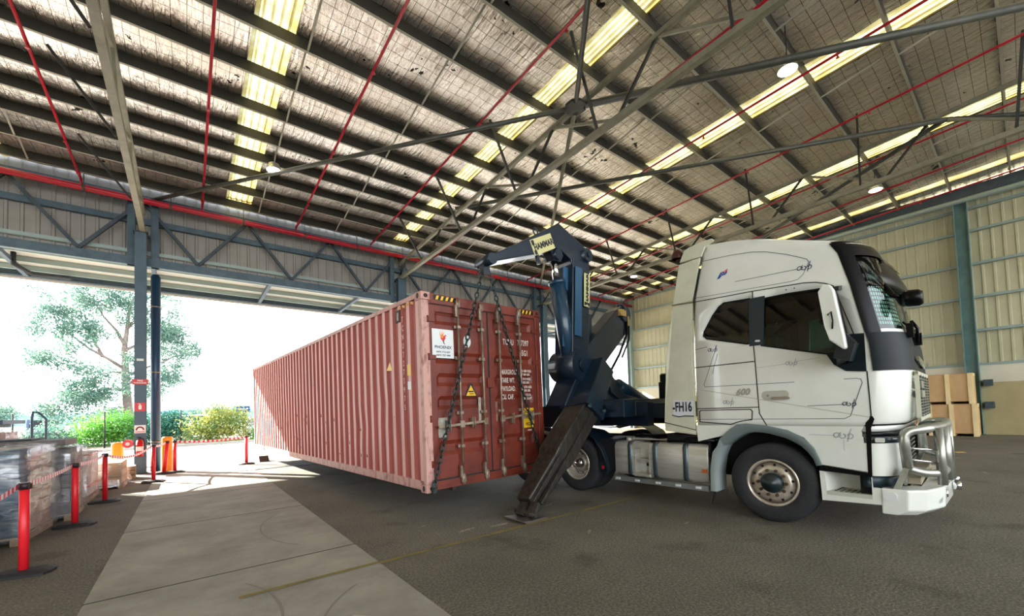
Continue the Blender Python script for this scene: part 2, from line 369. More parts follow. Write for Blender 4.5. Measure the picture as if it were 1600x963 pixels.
# scuffs, paint flakes and a repair patch on the floor
SC_ = mat('pale_scuff', 'a39a86', 0.9, col2='6b655a', nscale=20)
mb = MB()
for (px_, py_, ln, wd, an) in ((2.9, 4.72, .35, .10, .2), (3.35, 4.60, .4, .12, -.1), (4.55, 4.95, .5, .03, .1), (4.3, 4.6, .4, .02, -.6), (4.0, 3.55, .25, .05, .6),
                              (2.55, 5.3, .2, .03, .3), (18.5, 2.1, 1.5, .05, .1), (15, 1.2, .8, .06, -.3), (12.5, .6, .5, .05, .4), (17, -.5, .9, .05, .2), (5.2, 2.9, .2, .03, .1), (6.4, 2.0, .3, .02, .5)):
    n = 9; ring = []
    for i in range(n):
        a = 2*PI*i/n; rr = random.uniform(.6, 1)
        u_, v_ = math.cos(a)*ln/2*rr, math.sin(a)*wd/2*rr
        ring.append((px_+u_*math.cos(an)-v_*math.sin(an), py_+u_*math.sin(an)+v_*math.cos(an), 0.004))
    mb.add(ring, [list(range(n))])
obj('floor_scuffs', mb, SC_, fl)
PAP = mat('patch_paper', 'b6ad98', 0.8)
obj('patch', MB().add([(0.87, 3.25, 0.0135), (1.02, 3.38, 0.0135), (1.22, 3.15, 0.0135), (1.08, 3.02, 0.0135)], [(0, 1, 2, 3)]), PAP, fl)
# tyre skid marks on the slabs
SK = mat('skid_mark', '827e73', 0.85)
mb = MB()
for c0, r, a0, a1 in (((2.4, 12.5), 1.6, 2.0, 3.4), ((-0.9, 4.0), 1.5, -0.3, 0.5), ((2.6, 6.6), 1.8, 2.5, 3.7), ((2.0, 2.9), 1.3, 2.2, 3.1)):
    for k in range(14):
        t0 = a0+(a1-a0)*k/14; t1 = a0+(a1-a0)*(k+1.0)/14
        p = [(c0[0]+math.cos(t)*rr, c0[1]+math.sin(t)*rr) for t, rr in ((t0, r), (t1, r), (t1, r+.02), (t0, r+.02))]
        if all(-0.7 < q[0] < 1.58 for q in p): mb.add([(a, b, 0.0125) for a, b in p], [(0, 1, 2, 3)])
obj('skid_marks', mb, SK, fl)

# ---- ceiling: one blanket strip per bay width, purlins, translucent sheets
XL, XR = -24.0, 24.3
ceil = struct(obj('ceiling', MB().add([(XL, -14, zb(-14)+.52), (XR, -14, zb(-14)+.52), (XR, 17.2, zb(17.2)+.52), (XL, 17.2, zb(17.2)+.52)], [(0, 1, 2, 3)]),
                  MATS['purlin_steel']))
PY = [16.6, 15.5, 14.42, 13.45, 12.5, 11.42, 10.24, 9.03, 7.5] + [6.05-1.52*i for i in range(14)]            # purlin lines
SKY = [(-10.2, -9.48), (-4.6, -3.88), (1.04, 1.78), (6.95, 7.55), (11.95, 12.85), (17.75, 18.5), (22.9, 23.45)]
# the flat ceiling deck above must be open over the translucent sheets
bpy.data.meshes.remove(ceil.data, do_unlink=False) if False else None
mb = MB(); xs = [XL] + [q for a in SKY for q in a] + [XR]
for a, b in zip(xs[0::2], xs[1::2]):
    mb.box(a, b, -14, 17.25, 0, 0.02)
me = mb.mesh('ceiling', PURL)
for v in me.vertices: v.co.z += zb(v.co.y)+.36
ceil.data = me
def strip_mesh(a, b):
    mb = MB(); nx = max(2, int((b-a)/0.3)); rows = []
    ys = [17.2] + PY + [-14]
    for y0, y1 in zip(ys[:-1], ys[1:]):
        for k in range(5):
            t = k/5; y = y0+(y1-y0)*t; sag = 0.03*4*t*(1-t) if 0 < t < 1 else 0
            rows.append((y, sag))
    rows.append((-14, 0)); v = []
    for y, sag in rows:
        for i in range(nx+1):
            xx = a+(b-a)*i/nx; e = 0.03*math.sin(PI*i/nx)
            jit = noise.noise(Vector((xx*2.1, y*2.3, 0)))*0.05 if sag else 0
            v.append((xx, y, zb(y)+.27-sag-e+jit*.6))
    fs = [(j*(nx+1)+i, j*(nx+1)+i+1, (j+1)*(nx+1)+i+1, (j+1)*(nx+1)+i) for j in range(len(rows)-1) for i in range(nx)]
    return mb.add(v, fs, True)
for a, b in zip(xs[0::2], xs[1::2]):
    n = max(1, round((b-a)/1.25))
    if a < -12: n = 4
    for i in range(n):
        obj('insulation_blanket', strip_mesh(a+(b-a)*i/n, a+(b-a)*(i+1)/n), FOIL, ceil)
def sheet_mesh(wd, ln):
    mb = MB(); prof = []; n = 5
    for k in range(n):
        p = wd/n; x0 = k*p
        prof += [(x0, 0), (x0+p*.62, 0), (x0+p*.72, .03), (x0+p*.90, .03)]
    prof.append((wd, 0)); v = []
    for y in (0, -ln):
        v += [(x, y, SL*(-y)+z) for x, z in prof]
    m = len(prof); return mb.add(v, [(i, i+1, m+i+1, m+i) for i in range(m-1)])
smesh = sheet_mesh(0.73, 1.10).mesh('skylight_sheet', SHEET)
smesh0 = sheet_mesh(0.73, 0.6).mesh('skylight_sheet', SHEET)
for a, b in SKY:
    ys = PY
    for y in ys[:-1]:
        o = link('skylight_sheet', smesh, ceil, (a-.02, y+.035, zb(y)+0.275)); o.scale = ((b-a+.04)/0.73, (y-PY[PY.index(y)+1]+.01)/1.10, (y-PY[PY.index(y)+1]+.01)/1.10)
    o = link('skylight_sheet', smesh0, ceil, (a-.02, 17.3, zb(17.3)+0.28)); o.scale = ((b-a+.04)/0.73, 1.3, 1.3)
def purlin_mesh():
    mb = MB(); L0, L1 = XL, XR
    prof = [(0, 0), (.05, 0), (.05, .02), (.046, .02), (.046, .004), (.004, .004), (.004, .246), (.07, .246), (.07, .25), (0, .25)]
    mb.prism(prof, lambda a, b, d: (d, a, b), L0, L1); mb.m = 1; mb.box(L0, L1, -.004, .05, -.006, .0); return mb.mesh('purlin', [PURL, LIPLIT])
pm = purlin_mesh()
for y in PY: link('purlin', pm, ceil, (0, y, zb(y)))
# purlin bridging bars
bm_ = MB().beam((0, 0, 0.02), (0, -1.10, 0.065+.19), 0.035, 0.025).mesh('bridging_bar', mat('bridging_grey', 'a9a79a', .5))
for i, y in enumerate(PY[:-1]):
    for x in (-6.7, -3.4, 2.0, 4.6, 10.0, 13.2, 18.9, 21.6):
        o = link('bridging_bar', bm_, ceil, (x, y, zb(y))); o.scale = (1, (y-PY[i+1])/1.12, 1)

# ---- back wall above the opening
def clad(mb, length, height, pitch, fn, depth=.035):
    n = int(length/pitch); prof = []
    for k in range(n):
        x0 = k*pitch; prof += [(x0, 0), (x0+pitch*.68, 0), (x0+pitch*.75, depth), (x0+pitch*.93, depth)]
    prof.append((n*pitch, 0)); v = [fn(a, b, z) for z in (0, height) for a, b in prof]; m = len(prof)
    return mb.add(v, [(i, i+1, m+i+1, m+i) for i in range(m-1)])
WB = struct(obj('wall_back', MB().box(-24, 24.5, 17.40, 17.44, 6.56, 9.35), CLADB))
cm = clad(MB(), 1.2, 2.7, .3, lambda a, b, z: (a, -b, z)).mesh('cladding_sheet', CLADB)
for i in range(34): link('cladding_sheet', cm, WB, (-16.2+1.2*i, 17.395, 6.56))
for z, s_ in ((7.95, .09), (6.95, .05)):
    obj('girt', MB().box(-16, 24.3, 17.22, 17.34, z-s_, z+s_), GIRT if z < 7.5 else STEEL, WB)
# canopy outside the opening
cn_ = struct(obj('ceiling_canopy', MB().box(-24, 36, 17.45, 26.0, 8.22, 8.26), mat('canopy_soffit', 'a9a49a', 0.6)))
for y in (18.6, 20.0, 21.4, 22.8, 24.2, 25.5):
    obj('canopy_purlin', MB().box(-24, 36, y, y+.08, 8.0, 8.21), GIRT, cn_)
for x in (-9.5, -5.3, -1.1, 3.1, 7.3, 11.5, 15.8, 20, 24.3, 28.5):
    obj('canopy_rafter', MB().box(x-.07, x+.07, 17.45, 25.95, 7.84, 8.0), STEELD, cn_)
obj('gutter', MB().box(-24, 36, 26.0, 26.25, 7.88, 8.38), STEELD, cn_)
obj('fascia', MB().box(-24, 36, 26.25, 26.3, 7.78, 7.98), mat('fascia_pale', 'c9c2ba', 0.6), cn_)

# ---- right wall
WR = struct(obj('wall_right', MB().box(24.52, 24.7, -16, 17.4, 0, 12), CLAD))
concw = mat('precast_concrete', 'b3a67c', 0.85, col2='a3966c', nscale=0.7)
concp = mat('precast_white', 'd6d0bb', 0.85, col2='c9c2aa', nscale=0.7)
obj('concrete_panel', MB().box(24.3, 24.515, -16, 17.2, 0, 2.02), concw, WR)
obj('concrete_panel', MB().box(24.3, 24.515, -16, 17.2, 2.02, 2.70), concp, WR)
cm = clad(MB(), 1.5, 7.8, .3, lambda a, b, z: (-b, a, z)).mesh('cladding_sheet', CLAD)
for i in range(22): link('cladding_sheet', cm, WR, (24.5, -15.6+1.5*i, 2.7))
for z in (2.74, 4.08, 5.4, 6.72, 8.05, 8.95):
    obj('girt', MB().box(24.28, 24.43, -16, 17.2, z-.05, z+.05), GIRT, WR)
obj('eave_beam', MB().box(24.0, 24.28, -16, 17.2, 9.28, 9.75), STEELD, WR)
obj('eave_tube', MB().cyl((23.95, -16, 9.22), (23.95, 17, 9.22), 0.10, 12), GIRT, WR)
struct(obj('floor_rear_apron', MB().box(-60, 80, -120, -16, -.3, -.005), SUNC))
WL = struct(obj('wall_left', MB().box(-24.2, -24, -16, 17.4, 0, 12), CLAD))

# ---- columns
def column(x, y, ztop, w_, label, mat_=STEEL, group=None, zcap=None):
    r = empty('steel_column', (x, y, 0), 0, label, 'column', group)
    mb = MB(); h = w_/2
    mb.box(-h, h, -h, -h+.025, 0, ztop); mb.box(-h, h, h-.025, h, 0, ztop); mb.box(-.012, .012, -h+.02, h-.02, 0, ztop)
    mb.box(-h, -h+.012, -h+.02, h-.02, 0, ztop) if x < 0 else None
    obj('shaft', mb, mat_, r); obj('base_plate', MB().box(-h-.03, h+.03, -h-.03, h+.03, 0, .03), STEELD, r)
    obj('cap_plate', MB().box(-h-.04, h+.04, -h-.04, h+.04, ztop, ztop+.03), STEELD, r)
    return r
c1 = column(-1.12, 16.81, 7.40, .27, 'blue-grey steel column left of the dark downpipe, carrying red fire signs', mat('column_grey', '4b6271', 0.5, col2='3b5260', nscale=2))
column(7.3, 16.81, 7.4, .27, 'steel column of the opening hidden mostly behind the red container')
column(15.8, 16.80, 7.4, .3, 'steel column of the opening just right of the red container')
column(24.1, 17.0, 9.2, .32, 'pale steel column at the far corner beyond the crane', GIRT)
column(24.1, 1.3, 9.25, .38, 'blue-green steel column on the right wall behind the wooden crates', mat('column_teal', '6f8f8c', 0.45, col2='5a7b7a', nscale=2))
for z in (2.0, 1.15):
    o = obj('bracket', MB().box(23.8, 24.28, 0.80, 1.03, z-.12, z+.12), STEELD); tag(recentre(o), 'dark steel bracket on the concrete wall by the teal column, %s one' % ('upper' if z > 1.5 else 'lower'), 'bracket')
# column foot, signs
dp = empty('downpipe', (-.79, 17.2, 0), 0, 'thick dark blue downpipe standing right of the signed column', 'pipe')
obj('pipe', MB().cyl((0, 0, 0), (0, 0, 6.2), .125, 20).lathe([(.125, 0), (.09, .06), (0, .08)], (0, 0, 6.2), (0, 0, 1), 20), mat('downpipe_paint', '1d3c56', 0.35), dp)
for z in (.9, 3.1, 5.2): obj('strap', MB().cyl((0, 0, z), (0, 0, z+.04), .13, 20), GALV, dp)
SR = mat('sign_red', 'c8141e', 0.4)
def sign(z, w_, h_, label, txts, back=SR, ink=SIGNW, icon=None, y=16.66, x=-1.12):
    r = empty('wall_sign', (x, y, z-h_/2), 0, label, 'sign')
    obj('plate', MB().box(-w_/2, w_/2, -.012, .0, 0, h_), back, r)
    mb = MB()
    for t, s_, zz in txts: text_mb(mb, t, s_, lambda a, b: (a, -.016, zz+b), .002)
    if icon == 'ext':
        mb.prism(round_poly(-.035, .035, .05, .19, .03), lambda a, b, d: (a, d, b), -.014, -.018)
        mb.box(-.012, .012, -.018, -.014, .19, .22); mb.box(-.05, .01, -.018, -.014, .215, .23)
    if icon == 'arc':
        pts = [(.08*math.cos(t), .10+.08*math.sin(t)) for t in [PI*k/8 for k in range(9)]]
        strip_mb(mb, pts, .035, lambda a, b: (a, -.015, b)); mb.box(-.11, .11, -.018, -.014, .03, .05)
    if icon == 'frame':
        mb.box(-w_/2+.02, w_/2-.02, -.018, -.014, h_-.035, h_-.02); mb.box(-w_/2+.02, w_/2-.02, -.018, -.014, .02, .035)
    if mb.f: obj('lettering', mb, ink, r)
    return r
sign(2.78, .36, .16, 'red angled fire sign with white lettering, topmost on the left column', [('FIRE', .07, .11), ('EXTINGUISHER', .042, .045)])
sign(2.02, .24, .26, 'square red sign with a white fire extinguisher symbol', [], icon='ext')
sign(1.35, .26, .24, 'white and red fire hose sign above the hose reel', [], back=SIGNW, ink=SR, icon='arc')
sign(3.45, .16, .07, 'small pale label high on the left column', [], back=SIGNW)
fe = empty('fire_extinguisher', (-1.12, 16.57, .55), 0, 'red fire extinguisher hanging on the left column', 'extinguisher')
obj('cylinder', MB().cyl((0, 0, 0), (0, 0, .42), .085, 16).lathe([(.085, 0), (.05, .06), (0.02, .08)], (0, 0, .42), (0, 0, 1), 16), SR, fe)
obj('valve', MB().box(-.02, .02, -.02, .02, .5, .56).box(-.07, .03, -.012, .012, .55, .57), BLACK, fe)
obj('hose', MB().tube([(.02, -.02, .53), (.09, -.04, .5), (.11, -.04, .35), (.1, -.05, .15)], .012, 6), BLACK, fe)
obj('label_band', MB().cyl((0, 0, .15), (0, 0, .28), .087, 16, caps=False), SIGNW, fe)
hr = empty('hose_reel', (-1.38, 16.8, .92), 0, 'round red hose reel on the left side of the signed column', 'hose reel')
obj('disc', MB().cyl((-.02, -.06, 0), (-.02, 0, 0), .12, 24).cyl((-.02, .1, 0), (-.02, .14, 0), .12, 24), REDP, hr)
obj('coiled_hose', MB().cyl((-.02, 0, 0), (-.02, .1, 0), .09, 20), BLACK, hr)
obj('hub', MB().cyl((-.02, -.09, 0), (-.02, -.06, 0), .05, 12), SIGNW, hr)
obj('arm', MB().box(0, .12, .02, .08, -.03, .03), REDP, hr)

# ---- girder over the opening
gd = empty('truss_girder', (0, 17.1, 6.75), 0, 'long blue-grey Warren girder spanning the top of the opening', 'girder')
obj('top_chord', MB().box(-15.5, 23.85, -.09, .09, 1.78, 1.95), STEEL, gd)
obj('bottom_chord', MB().box(-15.5, 23.85, -.09, .09, -.30, -.04), STEEL, gd)
k = 0; xx = -15.1
dm = MB().beam((0, 0, 1.8), (1.4, 0, 0), .09, .10, (0, 1, 0)).mesh('diagonal', STEELD)
dm2 = MB().beam((0, 0, 0), (1.4, 0, 1.8), .09, .10, (0, 1, 0)).mesh('diagonal', STEELD)
while xx < 21.3:
    link('diagonal', dm, gd, (xx, 0, 0)); link('diagonal', dm2, gd, (xx+1.4, 0, 0)); xx += 2.8
for x in (-9.5, -1.1, 7.3, 15.7):
    for dx in (-.26, .30): obj('upright', MB().box(x+dx-.09, x+dx+.09, -.08, .08, -.30, 1.9), STEEL, gd)

# ---- roof trusses running back from each column
def ztc(y): return 8.08+.062*(17-y)
def zbc(y): return 7.46+.028*(17-y)
def truss(x, label):
    r = empty('roof_truss', (x, 17, 7.4), 0, label, 'truss', None)
    f = lambda y, z: (0, y-17, z-7.4)
    obj('bottom_chord', MB().beam(f(17, zbc(17)), f(-13.5, zbc(-13.5)), .13, .12), CHORD, r)
    obj('top_chord', MB().beam(f(16.9, ztc(16.9)), f(-13.5, ztc(-13.5)), .10, .10), CHORD, r)
    y = 16.0
    while y > -13:
        obj('web_member', MB().beam(f(y, ztc(y)), f(y+1.0 if y < 15.6 else 16.9, zbc(y+.8)), .05, .06), CHORD if abs(x+1.1) < .1 else WEB, r)
        obj('web_member', MB().beam(f(y, ztc(y)), f(y-1.9, zbc(y-1.9)), .05, .06), CHORD, r)
        a = f(y-1.4, zbc(y-1.4)); b = f(y-1.6, zb(y-1.6)+.02)
        if abs(x+1.1) > .1: obj('fly_brace', MB().beam(a, (b[0]-1.0, b[1], b[2]), .05, .06), WEB, r)
        else: obj('fly_brace', MB().beam((a[0]-.1, a[1], a[2]), (b[0]-1.1, b[1]+.3, b[2]), .05, .05), WEB, r)
        y -= 2.95
    obj('seat_plate', MB().box(-.16, .16, -.2, .16, -.03, 0.0), STEELD, r)
    return r
truss(-1.07, 'grey-beige roof truss running overhead from the signed left column')
truss(7.3, 'central roof truss above the container carrying the bracing hub')
truss(15.8, 'right-hand roof truss passing above the white truck cab')
# struts from truss down to wall (thin ties at the girder)
# ---- roof plane bracing tubes crossing at a hub under the central truss
ZT = 8.62
H_ = Vector((7.15, 6.25, ZT))
def btube(p, label, r_=.055, m=BRACE):
    p = Vector(p); d = (p-H_).normalized(); mb = MB().cyl(Vector((0, 0, 0))+d*.22, p-H_, r_, 12)
    o = obj('bracing_tube', mb, m, None, H_); tag(o, label, 'brace'); return o
btube((-.85, 17.0, ZT), 'long dark bracing tube from the ceiling hub down-left to the signed column')
btube((12.6, -1.2, ZT), 'dark bracing tube running right from the ceiling hub past the skylight', .075)
btube((15.7, 16.9, ZT-.1), 'grey bracing tube dropping from the hub behind the crane boom', .055, CHORD)
btube((1.8, .4, ZT), 'bracing tube rising from the ceiling hub out of the top of view')
hb = obj('bracing_hub', MB().prism([(.26*math.cos(a), .26*math.sin(a)) for a in [PI/8+i*PI/4 for i in range(8)]], lambda a, b, d: (a, b, d), -.03, .03)
         .cyl((.17, .12, -.06), (.17, .12, .05), .02, 6).cyl((-.17, .12, -.06), (-.17, .12, .05), .02, 6).cyl((.17, -.12, -.06), (.17, -.12, .05), .02, 6).cyl((-.17, -.12, -.06), (-.17, -.12, .05), .02, 6).box(-.03, .03, -.03, .03, 0, .14), WEB, None, H_)
tag(hb, 'dark bolted hub plate where the ceiling bracing tubes cross', 'hub plate')
for p, q, lab in (((15.8, 1.0, 8.9), (24.1, -6.5, 8.9), 'dark bracing tube in the upper right corner of the roof'),
                  ((15.8, 1.0, 8.9), (24.1, 12.5, 8.9), 'bracing tube from the right-hand truss towards the far right wall'),
                  ((15.8, 1.0, 8.9), (7.3, 12.0, 8.6), 'bracing tube behind the cab roof between the central and right trusses'),
                  ((15.9, 16.8, 7.6), (19.5, 17.0, 8.5), 'short grey strut beside the crane at the girder')):
    p = Vector(p); q = Vector(q); o = obj('bracing_tube', MB().cyl((0, 0, 0), q-p, .06, 10), BRACE, None, p); tag(o, lab, 'brace')

# ---- red sprinkler pipes
mp = empty('sprinkler_main', (0, 16.72, 8.42), 0, 'thick red sprinkler main running along the top of the opening', 'pipe')
obj('pipe', MB().cyl((-20, 0, 0), (24.1, 0, .0), .085, 16), RED, mp)
x = -16
while x < 24:
    obj('hanger', MB().beam((x, 0, .08), (x, 0, .75), .02, .02).cyl((x-.03, 0, 0), (x+.03, 0, 0), .095, 12), BRACE, mp); x += 1.95
names = {-5.2: 'off the left of view', -2.4: 'leftmost in view, left of the first roof truss', .4: 'between the first truss and the skylight strip', 3.2: 'meeting the main left of the container',
         6.0: 'nearest the ceiling hub, left of it', 8.85: 'right of the ceiling hub', 11.6: 'second right of the ceiling hub', 14.6: 'third right of the ceiling hub', 17.8: 'fourth right of the hub, high on the right',
         20.6: 'next to last before the right wall', 23.2: 'closest to the right wall'}
for x, nm in names.items():
    r = empty('sprinkler_branch', (x, 16.3, 8.55), 0, 'thin red sprinkler branch pipe, ' + nm, 'pipe', None)
    z1 = (16.3+13)*SL
    obj('pipe', MB().cyl((0, 0, .1), (0, -29.3, .1+z1), .03, 10), RED, r)
    obj('riser', MB().cyl((0, .40, -.1), (0, .40, .12), .03, 8).cyl((0, .42, .1), (0, 0, .1), .035, 8).cyl((-.0, .06, .1), (0, -.06, .1), .05, 8), RED, r)
    for k in range(9):
        y = -1.6-3.1*k
        obj('sprinkler_head', MB().cyl((0, y, .1-y*SL), (0, y, .02-y*SL), .018, 6).cyl((0, y, .02-y*SL), (0, y, .01-y*SL), .035, 8), RED, r)
# ---- high-bay lamps
LE = mat('lamp_glow', 'fff6e0', 0.5, emit='fff3d8', estr=25)
def lamp(x, y, z, lab):
    r = empty('high_bay_lamp', (x, y, z), 0, lab, 'lamp')
    obj('glowing_disc', MB().cyl((0, 0, -.01), (0, 0, 0), .16, 24), LE, r)
    obj('reflector', MB().lathe([(.19, -.02), (.185, .03), (.14, .16), (.05, .22), (0, .24)], (0, 0, 0), (0, 0, 1), 24), SATIN, r)
    obj('hanging_rod', MB().cyl((0, 0, .22), (0, 0, zb(y)-z+.36), .012, 6), BLACK, r)
lamp(1.97, 13.2, 8.72, 'small bright round lamp by the left skylight strip'); lamp(10.35, 2.92, 8.85, 'bright round high-bay lamp in the upper right ceiling')
lamp(18.9, 2.95, 8.85, 'round high-bay lamp above the right side of the cab'); lamp(19.5, 13.3, 8.75, 'round high-bay lamp glowing beside the crane mast')
# ================================================================ CONTAINER
CO = empty('shipping_container', (2.645, 5.322, 0.431), 0, 'long rust-red corrugated shipping container hanging from the crane chains', 'container')
CO.rotation_euler = (0.003, -0.013, 0.061)
W_, L_, Hh = 2.438, 12.192, 2.896
def casting(x, y, z):
    mb = MB(); mb.box(x, x+.162, y, y+.178, z, z+.118)
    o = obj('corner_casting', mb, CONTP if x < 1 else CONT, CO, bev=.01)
    # dark apertures: recessed ovals on the outer faces
    h = MB(); xf = x-.001 if x < 1 else x+.163; yf = y-.001 if y < 1 else y+.179
    sgx = -1 if x < 1 else 1
    h.prism([(y+.089+.030*math.cos(t), z+.059+.042*math.sin(t)) for t in [i*PI/6 for i in range(12)]], lambda a, b, d: (d, a, b), xf+.004*sgx, xf-.02*sgx)
    sgy = -1 if y < 1 else 1
    h.prism([(x+.081+.034*math.cos(t), z+.059+.030*math.sin(t)) for t in [i*PI/6 for i in range(12)]], lambda a, b, d: (a, d, b), yf+.004*sgy, yf-.02*sgy)
    obj('aperture', h, CONTD, o)
for x in (0, W_-.162):
    for y in (0, L_-.178):
        for z in (0, Hh-.118): casting(x, y, z)
# posts
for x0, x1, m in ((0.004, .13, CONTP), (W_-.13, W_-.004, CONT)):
    for y0, y1 in ((.004, .10), (L_-.10, L_-.004)):
        obj('corner_post', MB().box(x0, x1, y0, y1, .118, Hh-.118), m, CO, bev=.012)
for x0 in (.01, W_-.08):
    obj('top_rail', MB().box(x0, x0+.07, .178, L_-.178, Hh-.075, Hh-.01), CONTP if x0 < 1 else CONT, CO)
    mb = MB().box(x0, x0+.05, .178, L_-.178, .03, .165)
    mb.box(x0, x0+.10, .178, L_-.178, .03, .042)
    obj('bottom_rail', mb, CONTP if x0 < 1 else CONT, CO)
def corr(x, sg):
    mb = MB(); y = .10; prof = []; P = (L_-.2)/43
    for k in range(43):
        y0 = .10+k*P
        prof += [(y0, 0), (y0+P*.34, 0), (y0+P*.50, .038), (y0+P*.84, .038)]
    prof.append((L_-.10, 0)); v = []
    nz = 7
    for j in range(nz+1):
        z = .16+(Hh-.235)*j/nz
        for a, b in prof:
            dent = max(0, noise.noise(Vector((a*1.1+3, z*1.4, 5)))-.25)*.045 if (0 < j < nz and z < 1.4) else 0
            v.append((x+sg*(.036-b) if sg < 0 else x-sg*.036+sg*b*-1+.036*sg if False else x+(b if sg > 0 else -b)+dent*sg, a, z))
    m = len(prof)
    mb.add(v, [(j*m+i, j*m+i+1, (j+1)*m+i+1, (j+1)*m+i) for j in range(nz) for i in range(m-1)])
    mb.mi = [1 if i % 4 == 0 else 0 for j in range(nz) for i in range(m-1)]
    return mb
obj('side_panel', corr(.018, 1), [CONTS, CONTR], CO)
obj('side_panel', corr(W_-.018, -1), [CONT, CONT], CO)
mb = MB(); prof = []
for k in range(58):
    y0 = .18+k*.204; prof += [(y0, 0), (y0+.1, 0), (y0+.12, .02), (y0+.184, .02)]
prof.append((L_-.18, 0)); m = len(prof)
mb.add([(x, a, Hh-.04+b) for x in (.06, W_-.06) for a, b in prof], [(i, i+1, m+i+1, m+i) for i in range(m-1)])
obj('roof_panel', mb, CONT, CO)
obj('end_panel', MB().box(.1, W_-.1, L_-.05, L_-.03, .1, Hh-.1), CONT, CO)
mb = MB().box(.05, W_-.05, .1, L_-.1, .13, .16)
for k in range(38): mb.box(.05, W_-.05, .25+k*.31, .29+k*.31, .03, .13)
obj('floor_frame', mb, CONTD, CO)
obj('door_header', MB().box(.13, W_-.13, .01, .10, Hh-.16, Hh-.01).box(.16, W_-.16, .0, .012, Hh-.155, Hh-.02), CONT, CO)
obj('door_sill', MB().box(.162, W_-.162, .0, .10, .03, .15).box(.16, W_-.16, -.008, .0, .03, .075), CONT, CO)
obj('fork_stub', MB().box(.42, .50, .0, .1, -.02, .03), CONTD, CO)
# small details on the side: vents, labels, yellow edge marks
obj('vent', MB().box(.004, .02, .66, .80, 2.56, 2.75), CONTD, CO)
obj('vent_cover', MB().box(-.001, .008, .70, .75, 2.59, 2.71), GALV, CO)
mb = MB()
for k in range(4): mb.add([(.009, .24+k*.13, 2.74), (.009, .32+k*.13, 2.77), (.009, .32+k*.13, 2.81), (.009, .24+k*.13, 2.78)], [(0, 1, 2, 3)])
obj('edge_marks', mb, mat('edge_yellow', 'd29a28', 0.5), CO)
obj('warning_label', MB().add([(.016, 1.0, 1.83), (.016, 1.2, 1.85), (.016, 1.08, 1.98)], [(0, 1, 2)]).add([(.014, .38, 1.71), (.014, .49, 1.71), (.014, .49, 1.88), (.014, .38, 1.88)], [(0, 1, 2, 3)]), YEL, CO)
obj('owner_stencil', MB().add([(.014, .39, 1.50), (.014, .49, 1.50), (.014, .49, 1.62), (.014, .39, 1.62)], [(0, 1, 2, 3)]), SIGNW, CO)
mb = MB()
for i, ch in enumerate('TCNU7273975'):
    text_mb(mb, ch, .12, lambda a, b: (.0135, .60-a*.7, 2.58-i*.135+b), .001)
obj('side_stencil', mb, INKW, CO)
# doors: frame and horizontally pressed panel each
DX = [(.135, 1.205), (1.233, W_-.135)]
doors = []
for di, (a, b) in enumerate(DX):
    mb = MB()
    fr = .10
    for x0, x1, z0, z1 in ((a, a+fr, .17, Hh-.17), (b-fr, b, .17, Hh-.17), (a+fr, b-fr, Hh-.27, Hh-.17), (a+fr, b-fr, .17, .27)):
        mb.box(x0, x1, .022, .075, z0, z1)
    d = obj('door', mb, CONT, CO, bev=.004); doors.append(d)
    prof = []; zs = [.27, .36, .44, .98, 1.06, 1.12, 1.46, 1.54, 1.60, 2.0-.06, 2.0, 2.08, 2.40, 2.48, 2.62]
    segs = [(.27, .030), (.50, .030), (.56, .062), (.66, .062), (.72, .030), (1.18, .030), (1.24, .062), (1.32, .062), (1.38, .030), (1.52, .030), (1.58, .062), (1.66, .062), (1.72, .030), (1.86, .030), (1.92, .062), (1.99, .062), (2.04, .030), (2.44, .030), (2.50, .062), (2.58, .062), (2.626, .045)]
    m = len(segs); p = MB(); rows = []
    for x in (a+fr, a+fr+.05, b-fr-.05, b-fr):
        for z, y in segs: rows.append((x, y if x not in (a+fr, b-fr) else .03+.0*y, z))
    p.add(rows, [(j*m+i, (j+1)*m+i, (j+1)*m+i+1, j*m+i+1) for j in range(3) for i in range(m-1)])
    obj('pressed_panel', p, CONT, d)
    g = MB().box(a-.012, a, .02, .03, .16, Hh-.16).box(b, b+.012, .02, .03, .16, Hh-.16).box(a, b, .02, .03, Hh-.17, Hh-.15).box(a, b, .02, .03, .15, .17)
    obj('gasket', g, BLACK, d)
    xs = a-.03 if di == 0 else b-.09
    for z in (.40, 1.05, 1.95, 2.5):
        obj('hinge', MB().box(xs, xs+.12, .0, .03, z-.03, z+.03).cyl((xs+(.0 if di == 0 else .12), .01, z-.05), (xs+(.0 if di == 0 else .12), .01, z+.05), .018, 8), CONT, d)
obj('centre_latch', MB().box(1.16, 1.28, -.012, .022, 1.50, 1.66), CONT, CO, bev=.006)
# locking bars
for bi, x in enumerate((.61, 1.06, 1.42, 1.88)):
    d = doors[0] if bi < 2 else doors[1]
    mb = MB().cyl((x, -.028, .14), (x, -.028, Hh-.14), .0175, 10)
    bar = obj('locking_bar', mb, GALV, d)
    for z in (Hh-.12, .13):
        s = 1 if z > 1 else -1
        obj('cam', MB().box(x-.035, x+.035, -.045, .0, z-.05, z+.05).box(x-.05, x-.015, -.04, .01, z-s*.20, z-s*.02).cyl((x, -.028, z-.08), (x, -.028, z+.08), .026, 8), GALV, d)
    for z in (.62, 1.12, 1.95, 2.42):
        obj('bracket', MB().box(x-.06, x+.06, -.012, .022, z-.022, z+.022).box(x-.026, x+.026, -.05, -.01, z-.02, z+.02), GALV, d)
    hz = .95+.02*bi; dx = -1 if bi in (0, 1) else 1
    hm = MB().box(x-.04, x+.04, -.06, -.02, hz-.05, hz+.05).beam((x, -.06, hz), (x+dx*.42, -.055, hz+(-.02 if bi < 2 else .03)), .014, .035)
    hm.box(x+dx*.23-.03, x+dx*.23+.03, -.05, .02, hz-.08, hz+.07).cyl((x+dx*.23, -.065, hz-.1), (x+dx*.23, -.065, hz+.09), .012, 6)
    obj('handle', hm, GALV, d)
